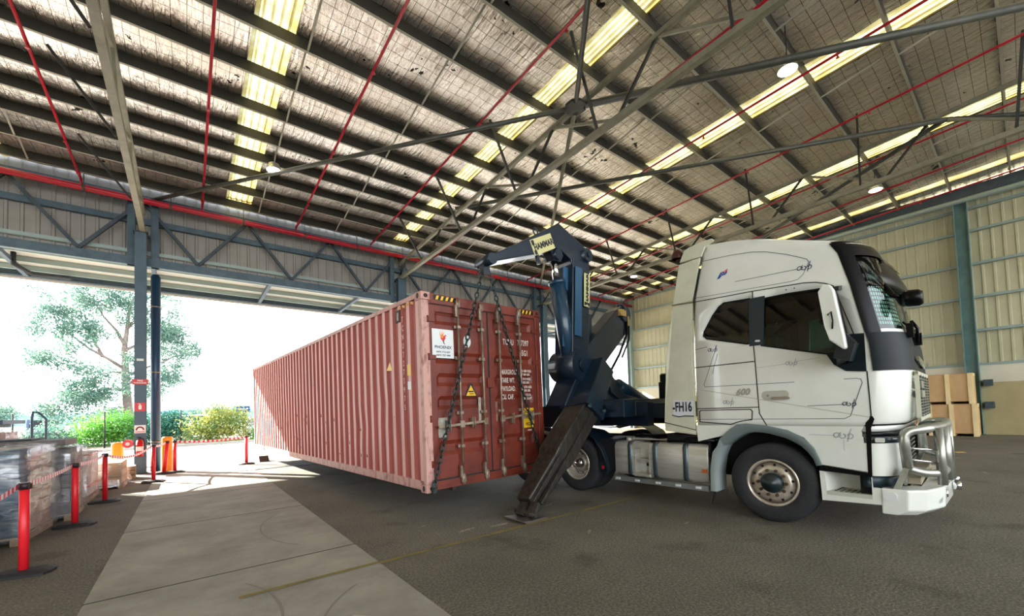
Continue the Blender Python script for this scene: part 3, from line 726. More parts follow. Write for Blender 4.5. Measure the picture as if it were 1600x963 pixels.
# door graphics
dec = lambda y=-.001: (lambda a, b, d: (a, d, b))
def dsign(name, x0, x1, z0, z1, m, y=.021, **k):
    return obj(name, MB().box(x0, x1, y-.003, y, z0, z1), m, CO, **k)
# hazard corner stripes on the header
mb = MB(); mb2 = MB()
for x0, n in ((.24, 4), (1.90, 4)):
    mb2.box(x0-.03, x0+.36, -.003, -.001, Hh-.10, Hh-.03)
    for k in range(n):
        xx = x0+k*.085; mb.add([(xx, -.0045, Hh-.095), (xx+.04, -.0045, Hh-.095), (xx+.065, -.0045, Hh-.035), (xx+.025, -.0045, Hh-.035)], [(0, 1, 2, 3)])
obj('hazard_backing', mb2, BLK, CO); obj('hazard_stripes', mb, YEL, CO)
# phoenix company board
ps = dsign('company_sign', .17, .54, 1.94, 2.37, SIGNW, y=.012, label='white company sign with an orange flame bird')
cx, cz = .355, 2.255
mb = MB(); yy = .0075
FLAME = [mat('flame_orange', 'e98a1c', 0.5), mat('flame_red', 'd2332a', 0.5), mat('flame_maroon', '8a2040', 0.5)]
def poly(mb, pts, m):
    mb.m = m; mb.add([(cx+a*.1, yy, cz+b*.1) for a, b in pts], [tuple(range(len(pts)))])
poly(mb, [(-.55, .35), (-.38, .95), (-.42, .35), (-.15, .05), (-.1, -.2), (-.4, -.05)], 0)
poly(mb, [(-.30, .30), (-.02, 1.05), (-.12, .35), (.05, .1), (-.12, -.05)], 0)
poly(mb, [(-.08, .35), (.28, .85), (.10, .30), (.18, .0), (-.02, -.15)], 0)
poly(mb, [(-.45, -.1), (-.05, -.15), (.18, .15), (.5, .38), (.62, .18), (.42, .1), (.45, -.25), (.15, -.55), (-.25, -.45)], 1)
poly(mb, [(-.1, -.45), (.22, -.5), (.18, -.8), (.42, -1.2), (.05, -.95), (-.02, -.7)], 2)
obj('flame_bird', mb, FLAME, ps)
mb = MB()
text_mb(mb, 'PHOENIX', .062, lambda a, b: (cx+a, .0075, 2.10+b), .0015, sx=1.1)
text_mb(mb, '0472 715 637', .033, lambda a, b: (cx+a, .0075, 2.03+b), .0012, sx=1.3)
text_mb(mb, '0472 727 498', .033, lambda a, b: (cx+a, .0075, 1.98+b), .0012, sx=1.3)
obj('lettering', mb, INK, ps)
# round white label with a worn mark
o = obj('round_label', MB().prism([(.80+.07*math.cos(t), 2.22+.095*math.sin(t)) for t in [i*PI/10 for i in range(20)]], lambda a, b, d: (a, d, b), .021, .018), SIGNW, CO)
obj('mark', MB().tube([(.79+.03*math.cos(t), .0165, 2.22+.045*math.sin(t)) for t in [i*PI/6 for i in range(10)]], .004, 4), mat('faint_green', '9db08a', 0.6), o)
# triangle warning label, worn grey sheets
o = obj('triangle_label', MB().prism([(.72, 1.36), (.96, 1.36), (.87, 1.56), (.84, 1.57), (.81, 1.56)], lambda a, b, d: (a, d, b), .021, .018), INK, CO)
obj('triangle_face', MB().prism([(.745, 1.375), (.935, 1.375), (.84, 1.54)], lambda a, b, d: (a, d, b), .0175, .0165), YEL, o)
mb = MB(); strip_mb(mb, [(.80, 1.44), (.88, 1.44)], .022, lambda a, b: (a, .016, b)); strip_mb(mb, [(.81, 1.405), (.89, 1.405)], .012, lambda a, b: (a, .016, b)); obj('lettering', mb, INK, o)
GREYL = mat('worn_label', 'b4b0a2', 0.8, col2='8d8877', nscale=12)
dsign('worn_label', .19, .39, .77, 1.06, GREYL, y=.027)
dsign('worn_label', .98, 1.03, .98, 1.35, GREYL, y=.027)
dsign('worn_label', 1.25, 1.37, .95, 1.27, mat('scraped_label', '8d7a6c', 0.8, col2='5e352c', nscale=14), y=.027)
mb = MB()
def st(t, s_, x, z, al='LEFT', sx=.62): text_mb(mb, t, s_, lambda a, b: (x+a, .026, z+b), .0022, al, 1.1, sx)
st('TCNU', .135, 1.54, 2.27); st('727397', .135, 1.87, 2.275); st('5', .135, 2.235, 2.29); st('45G1', .135, 1.92, 2.10)
for i, (t, v1, v2) in enumerate((('MAXGROSS.', '30 480 KGS.', '67 200 LBS.'), ('TARE WT.', '3 910 KGS.', '8 620 LBS.'), ('PAYLOAD.', '26 570 KGS.', '58 580 LBS.'), ('CU. CAP.', '76.4 CU.M.', '2 700 CU.FT.'))):
    z = 1.76-i*.14
    st(t, .115, 1.475 if i else 1.475, z, sx=.55); st(v1, .058, 1.93, z+.028, sx=.8); st(v2, .052, 1.93, z-.032, sx=.8)
obj('door_stencil', mb, INKW, CO)
o = dsign('caution_sign', 1.935, 2.20, .80, 1.14, YEL, y=.026, label='yellow sign reading CAUTION 9\'6" HIGH')
mb = MB()
for t, z, s_ in (('CAUTION', 1.075, .07), ('9\'6"', .97, .085), ('HIGH', .86, .08)): text_mb(mb, t, s_, lambda a, b: (2.068+a, .0215, z+b), .002, sx=.82)
obj('lettering', mb, INK, o)
mb = MB(); strip_mb(mb, [(2.05, .755), (2.13, .755)], .02, lambda a, b: (a, .026, b)); obj('small_stencil', mb, INKW, CO)
# rust scrapes along side panel foot
RUST = mat('rust_scrape', '5d2c22', 0.8)
mb = MB()
for k in range(46):
    y = random.uniform(1.0, 11.5); z = random.choice((random.uniform(.3, .7), random.uniform(.5, 1.15)))
    x = .0155; a = random.uniform(.02, .06); h = random.uniform(.02, .10)
    P = (L_-.2)/43; kk = int((y-.1)/P); y = .1+kk*P+.02
    mb.add([(x, y, z), (x, y+a, z+.01), (x, y+a*.8, z+h), (x, y+.01, z+h*.7)], [(0, 1, 2, 3)])
obj('rust_scrapes', mb, RUST, CO)
for y in (L_-2.6,): 
    o = obj('timber_chock', MB().prism([(-.22, 0), (.22, 0), (.02, .2)], lambda a, b, d: (d, a, b), -.15, .15), mat('chock_wood', '6a5a50', 0.8), None, (2.15, 17.2, 0)); tag(o, 'small dark wedge lying under the far end of the red container', 'chock')
# ================================================================ TRUCK FRAME (s forward, n to its left, z up)
CYAW = -0.0569711
ct = Vector((math.sin(CYAW), math.cos(CYAW), 0)); cnn = Vector((math.cos(CYAW), -math.sin(CYAW), 0))
TR = math.atan2(-ct.y, -ct.x)
def tw(s, n, z): return cnn*n - ct*s + Vector((0, 0, z))
def troot(name, s, n, z, label, cat, group=None):
    r = empty(name, tw(s, n, z), TR, label, cat, group); r['_o'] = 0; del r['_o']; return r, (-s, -n, -z)
# ================================================================ TRUCK
T, TO = troot('truck', -2.2, 7.33, 0, 'large white prime mover with silver bull bar standing beside the red container', 'truck')
N0 = 6.083; NC = 7.33
def tpart(name, mb, m, parent=None, **k): return obj(name, mb, m, parent or T, TO if (parent is None or parent is T) else None, **k)
def nside(s, z):
    """near side surface of the cab"""
    n = N0
    if z > 2.35: n += ((z-2.35)/1.65)**2*.16
    return n
def flat(z_off=0.0): return lambda a, b: (a, nside(a, b)-z_off, b)
def lerp_tab(tab, z):
    for (z0, v0), (z1, v1) in zip(tab[:-1], tab[1:]):
        if z <= z1: t = max(0, (z-z0)/(z1-z0)); return v0+(v1-v0)*t
    return tab[-1][1]
SF = [(1.26, -.56), (1.32, -.50), (1.9, -.45), (2.2, -.47), (2.35, -.50), (2.9, -.60), (3.35, -.71), (3.44, -.76), (3.50, -.88), (3.66, -1.32), (3.80, -1.68), (3.92, -2.06), (3.99, -2.4), (4.02, -2.6)]
SB = [(1.2, -2.735), (2.3, -2.735), (3.1, -2.70), (3.70, -2.60), (3.9, -2.62), (4.03, -2.66)]
def ring(z, grow=0.0, t0=0.0, t1=1.0):
    sf = lerp_tab(SF, z)+grow; sb = lerp_tab(SB, z)-grow; hw = 1.247-(nside(0, z)-N0)+grow
    if z > 3.4: hw -= ((z-3.4)/.62)**3*.16
    a = .28 if z < 3.4 else max(.14, .28-(z-3.4)*.3); b = .55; pts = []
    half = [(sb+.04, -hw+.0)]
    half[0] = (sb+.05, -hw)
    for i in range(1, 5): half.append((sb+.05+(sf-a-sb-.05)*i/5, -hw))
    for i in range(11):
        t = PI/2*i/10; half.append((sf-a+a*math.sin(t)**1.0-.05*(1-i/10)*0, -hw+b*(1-math.cos(t))))
    half = [(sb, -hw+.05)] + half
    bow = lambda s, n: s+.05*(1-(n/ (hw+1e-6))**2)
    p = [(bow(s, n) if s > sf-.2 else s, n) for s, n in half]
    full = p + [(s, -n) for s, n in reversed(p)]
    return [(s, NC+n, z) for s, n in full]
zs = [1.26, 1.32, 1.5, 1.7, 1.9, 2.05, 2.2, 2.35, 2.5, 2.7, 2.9, 3.1, 3.25, 3.35, 3.43, 3.5, 3.58, 3.66, 3.73, 3.80, 3.86, 3.92, 3.96, 3.99, 4.01]
B = MB(); B.loft([ring(z) for z in zs])
cabm = B.mesh('cab_body', WHITE)
cab = link('cab_body', cabm, T, TO)
def cutter(poly_, fn, d0, d1):
    return link('cutter', MB().prism(poly_, fn, d0, d1).mesh('cutter', DARK), T, TO)
snz = lambda a, b, d: (a, d, b)
DWIN = [(-1.785, 2.943), (-1.494, 2.944), (-1.17, 2.925), (-1.06, 2.90), (-1.0, 2.82), (-.93, 2.30), (-.96, 2.12), (-1.139, 2.13), (-1.816, 2.324)]
QWIN = [(-2.271, 2.993), (-1.939, 2.979), (-1.955, 2.369), (-1.992, 2.37), (-2.519, 2.519), (-2.563, 2.57), (-2.548, 2.629), (-2.427, 2.836), (-2.338, 2.948)]
cuts = [cutter([(-2.55, 1.45), (-.86, 1.45), (-.84, 2.3), (-1.02, 2.95), (-1.12, 3.33), (-2.5, 3.33)], snz, N0+.10, 2*NC-N0-.10),
        cutter(DWIN, snz, 5.9, 8.8), cutter(QWIN, snz, 5.9, 8.8),
        cutter([(6.14, 2.36), (8.52, 2.36), (8.51, 3.28), (6.16, 3.28)], lambda a, b, d: (d, a, b), -1.3, 0.2)]
for c in cuts:
    md = cab.modifiers.new('b', 'BOOLEAN'); md.operation = 'DIFFERENCE'; md.object = c; md.solver = 'EXACT'
dg = bpy.context.evaluated_depsgraph_get(); dg.update()
newm = bpy.data.meshes.new_from_object(cab.evaluated_get(dg)); cab.modifiers.clear(); cab.data = newm
for c in cuts: bpy.data.objects.remove(c)
newm.materials.clear(); newm.materials.append(WHITE); newm.materials.append(DARK)
for p in newm.polygons:
    c = p.center
    ins = -2.57 < c.x < -.80 and N0+.06 < c.y < 2*NC-N0-.06 and 1.44 < c.z < 3.34 and p.area > 0
    outer = False
    if ins:
        # inside faces only: compare with the outer shell
        sf = lerp_tab(SF, c.z)
        outer = c.x > sf-.09 or c.y < nside(c.x, c.z)+.06 or c.y > 2*NC-nside(c.x, c.z)-.06
    p.material_index = 1 if ins and not outer else 0
# lower cab side with the wheel arch
ARCH = [(-2.362, 1.115), (-2.273, 1.198), (-2.186, 1.27), (-2.063, 1.29), (-1.824, 1.268), (-1.581, 1.209), (-1.408, 1.117), (-1.31, .995), (-1.264, .881), (-1.237, .791)]
low = [(-2.735, 1.262), (-2.72, 1.02)] + ARCH[:1] + [(a, min(b, 1.259)) for a, b in ARCH[1:]] + [(-.815, .735), (-.79, .75), (-.775, 1.262)]
mb = MB().prism(low, snz, N0, N0+.42).prism(low, snz, 2*NC-N0-.42, 2*NC-N0)
tpart('lower_side_panel', mb, WHITE)
mb = MB()
mb.box(-2.7, -.8, 6.52, 8.14, 1.0, 1.26); mb.box(-2.6, -1.0, 6.52, 8.14, .5, 1.0)
tpart('cab_underside', mb, DARK)
# nose lower bumper corner (headlamp housing) : rounded front piece
def nring(z, sf, hw=1.247, a=.30, b=.5, sb=-.80):
    half = [(sb, -hw)] + [(sf-a+a*math.sin(PI/2*i/8), -hw+b*(1-math.cos(PI/2*i/8))) for i in range(9)]
    return [(s, NC+n, z) for s, n in half] + [(s, NC-n, z) for s, n in reversed(half)]
tpart('nose_valance', MB().loft([nring(1.20, -.56), nring(1.265, -.53)]), WHITE)
tpart('headlamp_strip', MB().loft([nring(1.145, -.55), nring(1.20, -.55)]), BLK)
tpart('headlamp', MB().loft([nring(1.07, -.54), nring(1.145, -.54)]), mat('lamp_dark', '2c373c', 0.15), None)
tpart('headlamp_lens', MB().prism(round_poly(-.74, -.66, 1.085, 1.135, .01), lambda a, b, d: (a, d, b), 6.09, 6.06), mat('lens_pale', 'd5d8cf', .2))
for side in (0, 1):
    fn = (lambda s, n, z: (s, n, z)) if side == 0 else (lambda s, n, z: (s, 2*NC-n, z))
    A = lambda u: (-.80+.27*math.sin(u), N0+.004+.45*(1-math.cos(u)))
    us = [k/8*PI/2*.78 for k in range(9)]
    v = [fn(A(u)[0], A(u)[1], zz) for zz in (.705, .9, 1.07) for u in us]
    hp = MB().add(v, [(r_*9+k, r_*9+k+1, (r_+1)*9+k+1, (r_+1)*9+k) for r_ in range(2) for k in range(8)], True)
    tpart('headlamp_surround', hp, WHITE)
tpart('front_core', MB().loft([nring(.40, -.60, 1.2), nring(1.2, -.60, 1.2)]), DARK)
mb = MB()
for k in range(7): mb.box(-.585, -.56, 6.55, 8.1, .72+k*.055, .74+k*.055)
tpart('lower_grille', mb, SATIN)
tpart('lower_band', MB().loft([nring(.575, -.57), nring(.705, -.56)]), mat('dark_teal_plastic', '1b3038', 0.45))
mb = MB().prism(round_poly(6.32, 6.62, .59, .69, .02), lambda a, b, d: (d, a, b), -.55, -.53)
tpart('fog_lamp', mb, mat('lamp_glass', '8e968f', 0.08))
# black band below windscreen, and screen surround, following the corner
def band(z0, z1, g, i0, i1, n=4, both=True):
    mb = MB(); rs = [ring(z0+(z1-z0)*k/n, g) for k in range(n+1)]; N = len(rs[0])
    idx = list(range(i0, N-i0)) if both else list(range(i0, i1))
    for k in range(n):
        pass
    m = len(idx); v = [rs[k][i] for k in range(n+1) for i in idx]
    return mb.add(v, [(k*m+i, k*m+i+1, (k+1)*m+i+1, (k+1)*m+i) for k in range(n) for i in range(m-1)], True)
tpart('black_nose_band', band(1.885, 2.32, .012, 6, 0), mat('nose_black', '0a151a', 0.5, spec=.2))
mb = MB()
poly_ = [(-1.139, 2.137), (-1.066, 1.991), (-0.957, 1.905), (-0.775, 1.883), (-0.775, 2.32), (-0.90, 2.33), (-0.93, 2.30), (-.96, 2.12)]
mb.prism(poly_, snz, N0-.013, N0+.01)
tpart('mirror_base_trim', mb, mat('nose_black', '0a151a', 0.5, spec=.2))
tpart('windscreen_frame', band(2.32, 3.44, .006, 7, 0, 8), BLK) if False else None
# A-pillar black strip + top black screen header
def band_idx(z0, z1, g, idx, n=8):
    mb = MB(); rs = [ring(z0+(z1-z0)*k/n, g) for k in range(n+1)]; m = len(idx)
    return mb.add([rs[k][i] for k in range(n+1) for i in idx], [(k*m+i, k*m+i+1, (k+1)*m+i+1, (k+1)*m+i) for k in range(n) for i in range(m-1)], True)
RN = len(ring(2.0))
mb = band_idx(2.32, 3.46, .008, [6, 7, 8, 9]); mb2 = band_idx(2.32, 3.46, .008, [RN-1-9, RN-1-8, RN-1-7, RN-1-6]); mb.add(mb2.v, mb2.f, True)
mb2 = band_idx(3.26, 3.48, .009, list(range(7, RN-7)), 3); mb.add(mb2.v, mb2.f, True)
tpart('screen_surround', mb, BLK)
tpart('windscreen', band_idx(2.33, 3.30, -.004, list(range(9, RN-9)), 8), WGLASS)
tpart('side_window', MB().add([flat(-.018)(a, b) for a, b in DWIN], [tuple(range(len(DWIN)))]).add([(a, 2*NC-nside(a, b)-.018, b) for a, b in DWIN], [tuple(range(len(DWIN)))]), GLASS)
tpart('rear_quarter_window', MB().add([flat(.002)(a, b) for a, b in QWIN], [tuple(range(len(QWIN)))]).add([(a, 2*NC-nside(a, b)+.002, b) for a, b in QWIN], [tuple(range(len(QWIN)))]), mat('black_glass', '050608', 0.04, spec=0.9))
mb = MB(); strip_mb(mb, QWIN+QWIN[:1], .022, flat(.004)); strip_mb(mb, DWIN+DWIN[:1], .022, flat(.004))
tpart('window_rubber', mb, BLK)
mb = MB(); zz_ = [2.33+.65*k/6 for k in range(7)]
mb.add([flat(.006)(l_+(r_-l_)*i/1, z) for z in zz_ for i, (l_, r_) in enumerate([(-1.962+.016*(z-2.33)/.65, -1.80+.05*(z-2.33)/.65)]*2)], [(2*k, 2*k+1, 2*k+3, 2*k+2) for k in range(6)])
tpart('b_pillar_trim', mb, mat('pillar_black', '16242b', 0.4))
mb = MB(); mb.add([flat(.010)(a, b) for a, b in ((-1.895, 2.385), (-1.88, 2.405), (-1.835, 2.40), (-1.825, 2.385), (-1.84, 2.375), (-1.87, 2.378))], [tuple(range(6))]); tpart('pillar_badge', mb, SIGNW)
# cabin interior
mb = MB().box(-1.25, -.88, 6.25, 8.4, 1.5, 2.22)
tpart('dashboard', mb, mat('dash_grey', '2e3a3a', 0.6), bev=.04)
mb = MB().tube([(-1.28-.10*math.sin(t)*.9, 7.85+.23*math.cos(t), 2.28+.2*math.sin(t)) for t in [i*PI/8 for i in range(16)]], .018, 6, closed=True).cyl((-1.3, 7.85, 2.28), (-1.1, 7.85, 2.1), .03, 8)
tpart('steering_wheel', mb, BLACK)
for n in (6.55, 7.65):
    tpart('seat', MB().box(-2.15, -1.6, n, n+.5, 1.5, 1.95).box(-2.25, -2.08, n+.03, n+.47, 1.9, 2.65).box(-2.24, -2.1, n+.13, n+.37, 2.65, 2.88), mat('seat_fabric', '1d2224', 0.9), bev=.04)
# perforated sun screen hung inside the windscreen corner
mb = MB()
rs = [ring(2.42+.05*k, -.03) for k in range(16)]
for k in range(15):
    for i in range(10, 16):
        p, q = Vector(rs[k][i]), Vector(rs[k][i+1])
        for f in (.08, .58):
            a = p.lerp(q, f); b = p.lerp(q, f+.26); c = Vector(rs[k+1][i]).lerp(Vector(rs[k+1][i+1]), f+.26); d = Vector(rs[k+1][i]).lerp(Vector(rs[k+1][i+1]), f)
            mb.add([a, b, b.lerp(c, .62), a.lerp(d, .62)], [(0, 1, 2, 3)])
tpart('screen_shade', mb, mat('shade_white', 'd9ddd6', 0.7))
# sun visor above the windscreen
vis = []
for k, (s_, z) in enumerate(((-.80, 3.40), (-.66, 3.33), (-.56, 3.18), (-.49, 3.0), (-.46, 2.86), (-.51, 2.85), (-.56, 3.0), (-.62, 3.14), (-.74, 3.26))): vis.append((s_, z))
rings = []
for i in range(13):
    u = -1+2*i/12; n = NC+u*1.13; back = .26*abs(u)**2.6
    rings.append([(s_-back, n, z+(.03*abs(u)**2)) for s_, z in vis])
tpart('sun_visor', MB().loft(rings), BLK)
mb = MB()
for i in (2, 4, 6, 8, 10): mb.add([Vector(rings[i][2])+Vector((.012, 0, .012)), Vector(rings[i][2])+Vector((.012, .10, .012)), Vector(rings[i][1])+Vector((.012, .10, .012)), Vector(rings[i][1])+Vector((.012, 0, .012))], [(0, 1, 2, 3)])
tpart('marker_lamps', mb, SIGNW)
tpart('visor_window', MB().add([(-.80, 6.50, 3.46), (-.70, 6.62, 3.40), (-.74, 6.62, 3.28), (-.84, 6.42, 3.30)], [(0, 1, 2, 3)]), mat('smoke_lens', 'b9b89a', 0.2))
# front mirror on a stalk
o = tpart('front_mirror', MB().loft([[( -.47+.17*t+.0, 6.42+.11*math.cos(a)*w_, 2.70-.02*t+.095*math.sin(a)*w_) for a in [j*PI/6 for j in range(12)]] for t, w_ in ((0, .7), (.2, 1), (.8, 1), (1, .75))]), BLK)
tpart('mirror_stalk', MB().tube([(-.62, 6.45, 2.9), (-.55, 6.42, 2.76), (-.44, 6.42, 2.70)], .03, 8), BLK)
# wipers
mb = MB().tube([(-.44, 7.9, 2.33), (-.42, 7.5, 2.38), (-.46, 6.9, 2.42)], .012, 6).tube([(-.44, 7.3, 2.33), (-.42, 6.9, 2.38), (-.48, 6.5, 2.44)], .012, 6)
mb.box(-.46, -.40, 6.48, 6.58, 2.26, 2.42).box(-.44, -.36, 6.9, 7.0, 2.2, 2.34).tube([(-.42, 6.55, 2.45), (-.37, 6.55, 2.36), (-.38, 6.6, 2.2)], .018, 6)
tpart('wiper', mb, BLK)
# side mirror (white housing, dark back)
def mir(sign_):
    nn = lambda n: n if sign_ > 0 else 2*NC-n
    h = [(-1.10, 2.80), (-1.05, 2.875), (-.985, 2.86), (-.955, 2.80), (-.885, 2.25), (-.875, 2.14), (-.90, 2.12), (-1.02, 2.24), (-1.06, 2.40)]
    r = tpart('side_mirror', MB().prism(h, lambda a, b, d: (a, nn(d), b), 5.66, 5.76), WHITE, bev=.018)
    g = [(-1.135, 2.78), (-1.10, 2.84), (-1.10, 2.36), (-1.135, 2.36)]
    obj('mirror_glass', MB().prism([(-1.12, 2.45), (-1.105, 2.8), (-1.07, 2.85), (-1.06, 2.42)], lambda a, b, d: (a, nn(d), b), 5.77, 5.98), BLK, r)
    obj('housing_back', MB().prism([(-1.09, 2.45), (-1.06, 2.85), (-.98, 2.84), (-.90, 2.20), (-1.0, 2.27)], lambda a, b, d: (a, nn(d), b), 5.76, 5.99), BLK, r)
    obj('arm', MB().beam((-.95, nn(5.85), 2.16), (-1.0, nn(6.12), 2.02), .09, .12).beam((-.97, nn(5.85), 2.84), (-.98, nn(6.15), 2.90), .06, .05).prism([(-1.02, 2.05), (-.88, 2.0), (-.82, 2.2), (-.90, 2.32), (-.96, 2.3)], lambda a, b, d: (a, nn(d), b), 5.80, 6.06), mat('mirror_arm', '10181c', 0.4), r)
    obj('mirror_hook', MB().tube([(-1.02, nn(5.652), 2.52), (-.985, nn(5.64), 2.55), (-.975, nn(5.64), 2.45), (-.985, nn(5.652), 2.36)], .008, 6), BLK, r)
    return r
mir(1); mir(-1)
# window pillar white strip ahead of the glass (quarter light edge)
# panel gaps (dark joints) on the side
mb = MB()
J = [[(-1.898, 3.067), (-1.912, 2.347), (-1.904, 2.112), (-1.891, 1.596), (-1.887, 1.425), (-1.809, 1.264)],
     [(-2.712, 2.113), (-1.919, 2.122)], [(-2.704, 1.503), (-1.895, 1.506)],
     [(-2.678, 1.455), (-2.659, 1.478), (-1.99, 1.479), (-1.971, 1.452), (-1.981, 1.34), (-2.101, 1.323), (-2.167, 1.306), (-2.252, 1.275), (-2.676, 1.31), (-2.678, 1.455)],
     [(-.772, 1.885), (-.765, 1.597), (-.762, 1.39), (-.79, 1.29)],
     [(-3.037, 3.122), (-2.691, 3.099), (-1.898, 3.075), (-1.319, 3.042), (-1.198, 3.018), (-1.105, 2.98)],
     [(-1.105, 2.98), (-1.03, 2.93), (-.98, 2.75), (-.86, 2.30)]]
for j in J: strip_mb(mb, j, .013, flat(.003))
tpart('panel_joints', mb, mat('joint_dark', '2a2b26', 0.7))
mb = MB()
K = [[(-2.564, 3.699), (-2.204, 3.677), (-1.899, 3.632), (-1.729, 3.579), (-1.489, 3.464), (-1.279, 3.339), (-1.26, 3.296), (-1.271, 3.261), (-1.326, 3.149), (-1.378, 3.102), (-1.456, 3.095), (-2.688, 3.156)],
     [(-1.391, 3.238), (-2.115, 3.265)], [(-2.385, 2.403), (-2.594, 1.847), (-2.577, 1.818), (-1.475, 1.811)],
     [(-2.693, 1.346), (-.997, 1.35), (-.942, 1.382), (-.819, 1.76), (-.83, 1.802), (-.869, 1.813), (-.979, 1.812)], [(-1.349, 1.509), (-.994, 1.515)], [(-2.69, 2.38), (-2.52, 2.40)],
     [(-2.38, 2.28), (-2.44, 2.1), (-2.46, 2.0)]]
for j in K: strip_mb(mb, j, .006, flat(.003))
def swirl(mb, s, z, k=1.0, fl_=1):
    for cx_, r_, t0 in ((-.045, .03, 0), (.0, .032, 2), (.05, .028, 4)):
        pts = [(s+(cx_+r_*(1-t*.1)*math.cos(t0+t))*k*fl_, z+(r_*(1-t*.1)*math.sin(t0+t))*k) for t in [i*.55 for i in range(11)]]
        strip_mb(mb, pts, .009*k, flat(.004))
    strip_mb(mb, [(s+.06*k, z+.06*k), (s+.03*k, z-.05*k)], .008*k, flat(.004))
swirl(mb, -2.45, 2.345, .9); swirl(mb, -.95, 1.52, .9); swirl(mb, -1.31, 3.235, 1.1)
tpart('pinstripes', mb, mat('pinstripe_blue', '2b3a55', 0.5))
mb = MB(); swirl(mb, -2.27, 1.583, 1); swirl(mb, -1.497, 2.052, .9); swirl(mb, -1.024, 1.151, 1.3); strip_mb(mb, [(-1.35, 1.155), (-1.12, 1.152)], .006, flat(.003)); strip_mb(mb, [(-1.02, 1.10), (-1.02, .98)], .005, flat(.003)); strip_mb(mb, [(-1.9, 2.03), (-1.56, 2.05)], .005, flat(.003)); strip_mb(mb, [(-1.44, 2.07), (-1.2, 2.09)], .005, flat(.003))
tpart('faded_pinstripes', mb, mat('pinstripe_faded', 'a9adb0', 0.5))
mb = MB(); strip_mb(mb, [(-2.73, 1.80), (-1.89, 1.613), (-.78, 1.367)], .010, flat(.003)); tpart('body_crease', mb, mat('crease_shade', 'b9baa9', 0.4))
# flag
fg = tpart('flag_decal', MB().add([flat(.004)(a, b) for a, b in [(-2.36, 3.36), (-2.31, 3.45), (-2.22, 3.47), (-2.215, 3.43), (-2.24, 3.40), (-2.29, 3.40), (-2.32, 3.37)]], [tuple(range(7))]), mat('flag_blue', '1a3f95', 0.5))
mb = MB().add([flat(.006)(a, b) for a, b in [(-2.275, 3.445), (-2.23, 3.475), (-2.205, 3.48), (-2.225, 3.445), (-2.245, 3.43)]], [tuple(range(5))]); obj('flag_red', mb, mat('flag_red', 'd84a50', 0.5), fg)
mb = MB()
for a, b in ((-2.30, 3.415), (-2.27, 3.42), (-2.25, 3.445), (-2.285, 3.435), (-2.24, 3.41)): mb.add([flat(.007)(a+da, b+db) for da, db in ((-.007, 0), (0, -.007), (.007, 0), (0, .007))], [(0, 1, 2, 3)])
strip_mb(mb, [(-2.215, 3.46), (-2.225, 3.32)], .005, flat(.005)); obj('flag_stars', mb, SIGNW, fg)
# handle, badge, model text
h = tpart('door_handle_recess', MB().prism(round_poly(-1.85, -1.54, 1.60, 1.715, .05), snz, N0+.001, N0-.004), mat('recess_shade', 'b4b5a4', 0.4))
tpart('door_handle', MB().prism(round_poly(-1.73, -1.53, 1.60, 1.635, .015), snz, N0-.008, N0-.04), GALV, bev=.004)
tpart('door_lock', MB().cyl((-1.775, N0-.002, 1.655), (-1.775, N0-.012, 1.655), .014, 10), GALV)
mb = MB(); text_mb(mb, '600', .12, lambda a, b: flat(.008)(-2.07+a+.25*b, 1.715+b), .006, sx=.95); tpart('power_badge', mb, SATIN)
mb = MB().add([flat(.008)(a, b) for a, b in ((-2.33, 1.75), (-2.22, 1.735), (-2.21, 1.715), (-2.26, 1.725))], [(0, 1, 2, 3)]); tpart('badge_arrow', mb, SIGNW)
# two small screws above the window
tpart('roof_bolts', MB().cyl((-1.51, nside(0, 3.0)-.004, 3.0), (-1.51, nside(0, 3)+.01, 3.0), .008, 8).cyl((-1.42, nside(0, 3.0)-.004, 3.0), (-1.42, nside(0, 3)+.01, 3.0), .008, 8), BLK)
# rear side fairing
FA = [(-3.235, 1.17), (-3.245, 1.3), (-3.17, 2.30), (-3.04, 3.10), (-2.74, 3.10), (-2.752, 2.30), (-2.752, 1.11)]
FB = [(-3.035, 3.13), (-2.945, 3.76), (-2.615, 3.78), (-2.735, 3.13)]
FC = [(-2.94, 3.79), (-2.87, 3.97), (-2.80, 4.0), (-2.60, 4.03), (-2.45, 4.03), (-2.42, 3.99), (-2.55, 3.93), (-2.60, 3.79)]
for i_, F in enumerate((FA, FB, FC)):
    mb = MB()
    for side in (0, 1):
        fn = (lambda a, b, d: (a, nside(a, b)+.015+d, b)) if side == 0 else (lambda a, b, d: (a, 2*NC-nside(a, b)-.015-d, b))
        mb.prism(F, fn, 0, .04)
    if i_ == 2: mb.prism([(-2.90, 3.98), (-2.56, 4.02), (-2.56, 3.96), (-2.90, 3.90)], lambda a, b, d: (a, d, b), 6.30, 8.36)
    tpart('side_fairing' if i_ < 2 else 'roof_fairing', mb, CREAM, bev=.01)
mb = MB().box(-3.13, -2.72, 6.5, 8.1, 1.2, 3.3); tpart('cab_back_wall', MB().box(-2.80, -2.735, 6.32, 8.34, 1.2, 3.7), mat('cab_back_grey', '59605a', 0.6))
fx = tpart('model_plate', MB().add([(a, N0+.008, b) for a, b in ((-3.09, 1.40), (-2.775, 1.395), (-2.765, 1.625), (-3.08, 1.64))], [(0, 1, 2, 3)]), mat('plate_white', 'd9dbe0', 0.5))
mb = MB(); text_mb(mb, '-FH16', .20, lambda a, b: (-2.94+a, N0+.004, 1.53+b), .006, sx=.60); obj('lettering', mb, INK, fx)
mb = MB(); strip_mb(mb, [(-3.10, 1.41), (-3.0, 1.385), (-2.9, 1.40), (-2.77, 1.395)], .014, lambda a, b: (a, N0+.003, b)); obj('scroll_line', mb, INK, fx)
tpart('fairing_joint', strip_mb(MB(), [(-3.235, 1.30), (-2.75, 1.19)], .010, lambda a, b: (a, N0+.004, b)), mat('joint_dark', '2a2b26', 0.7))
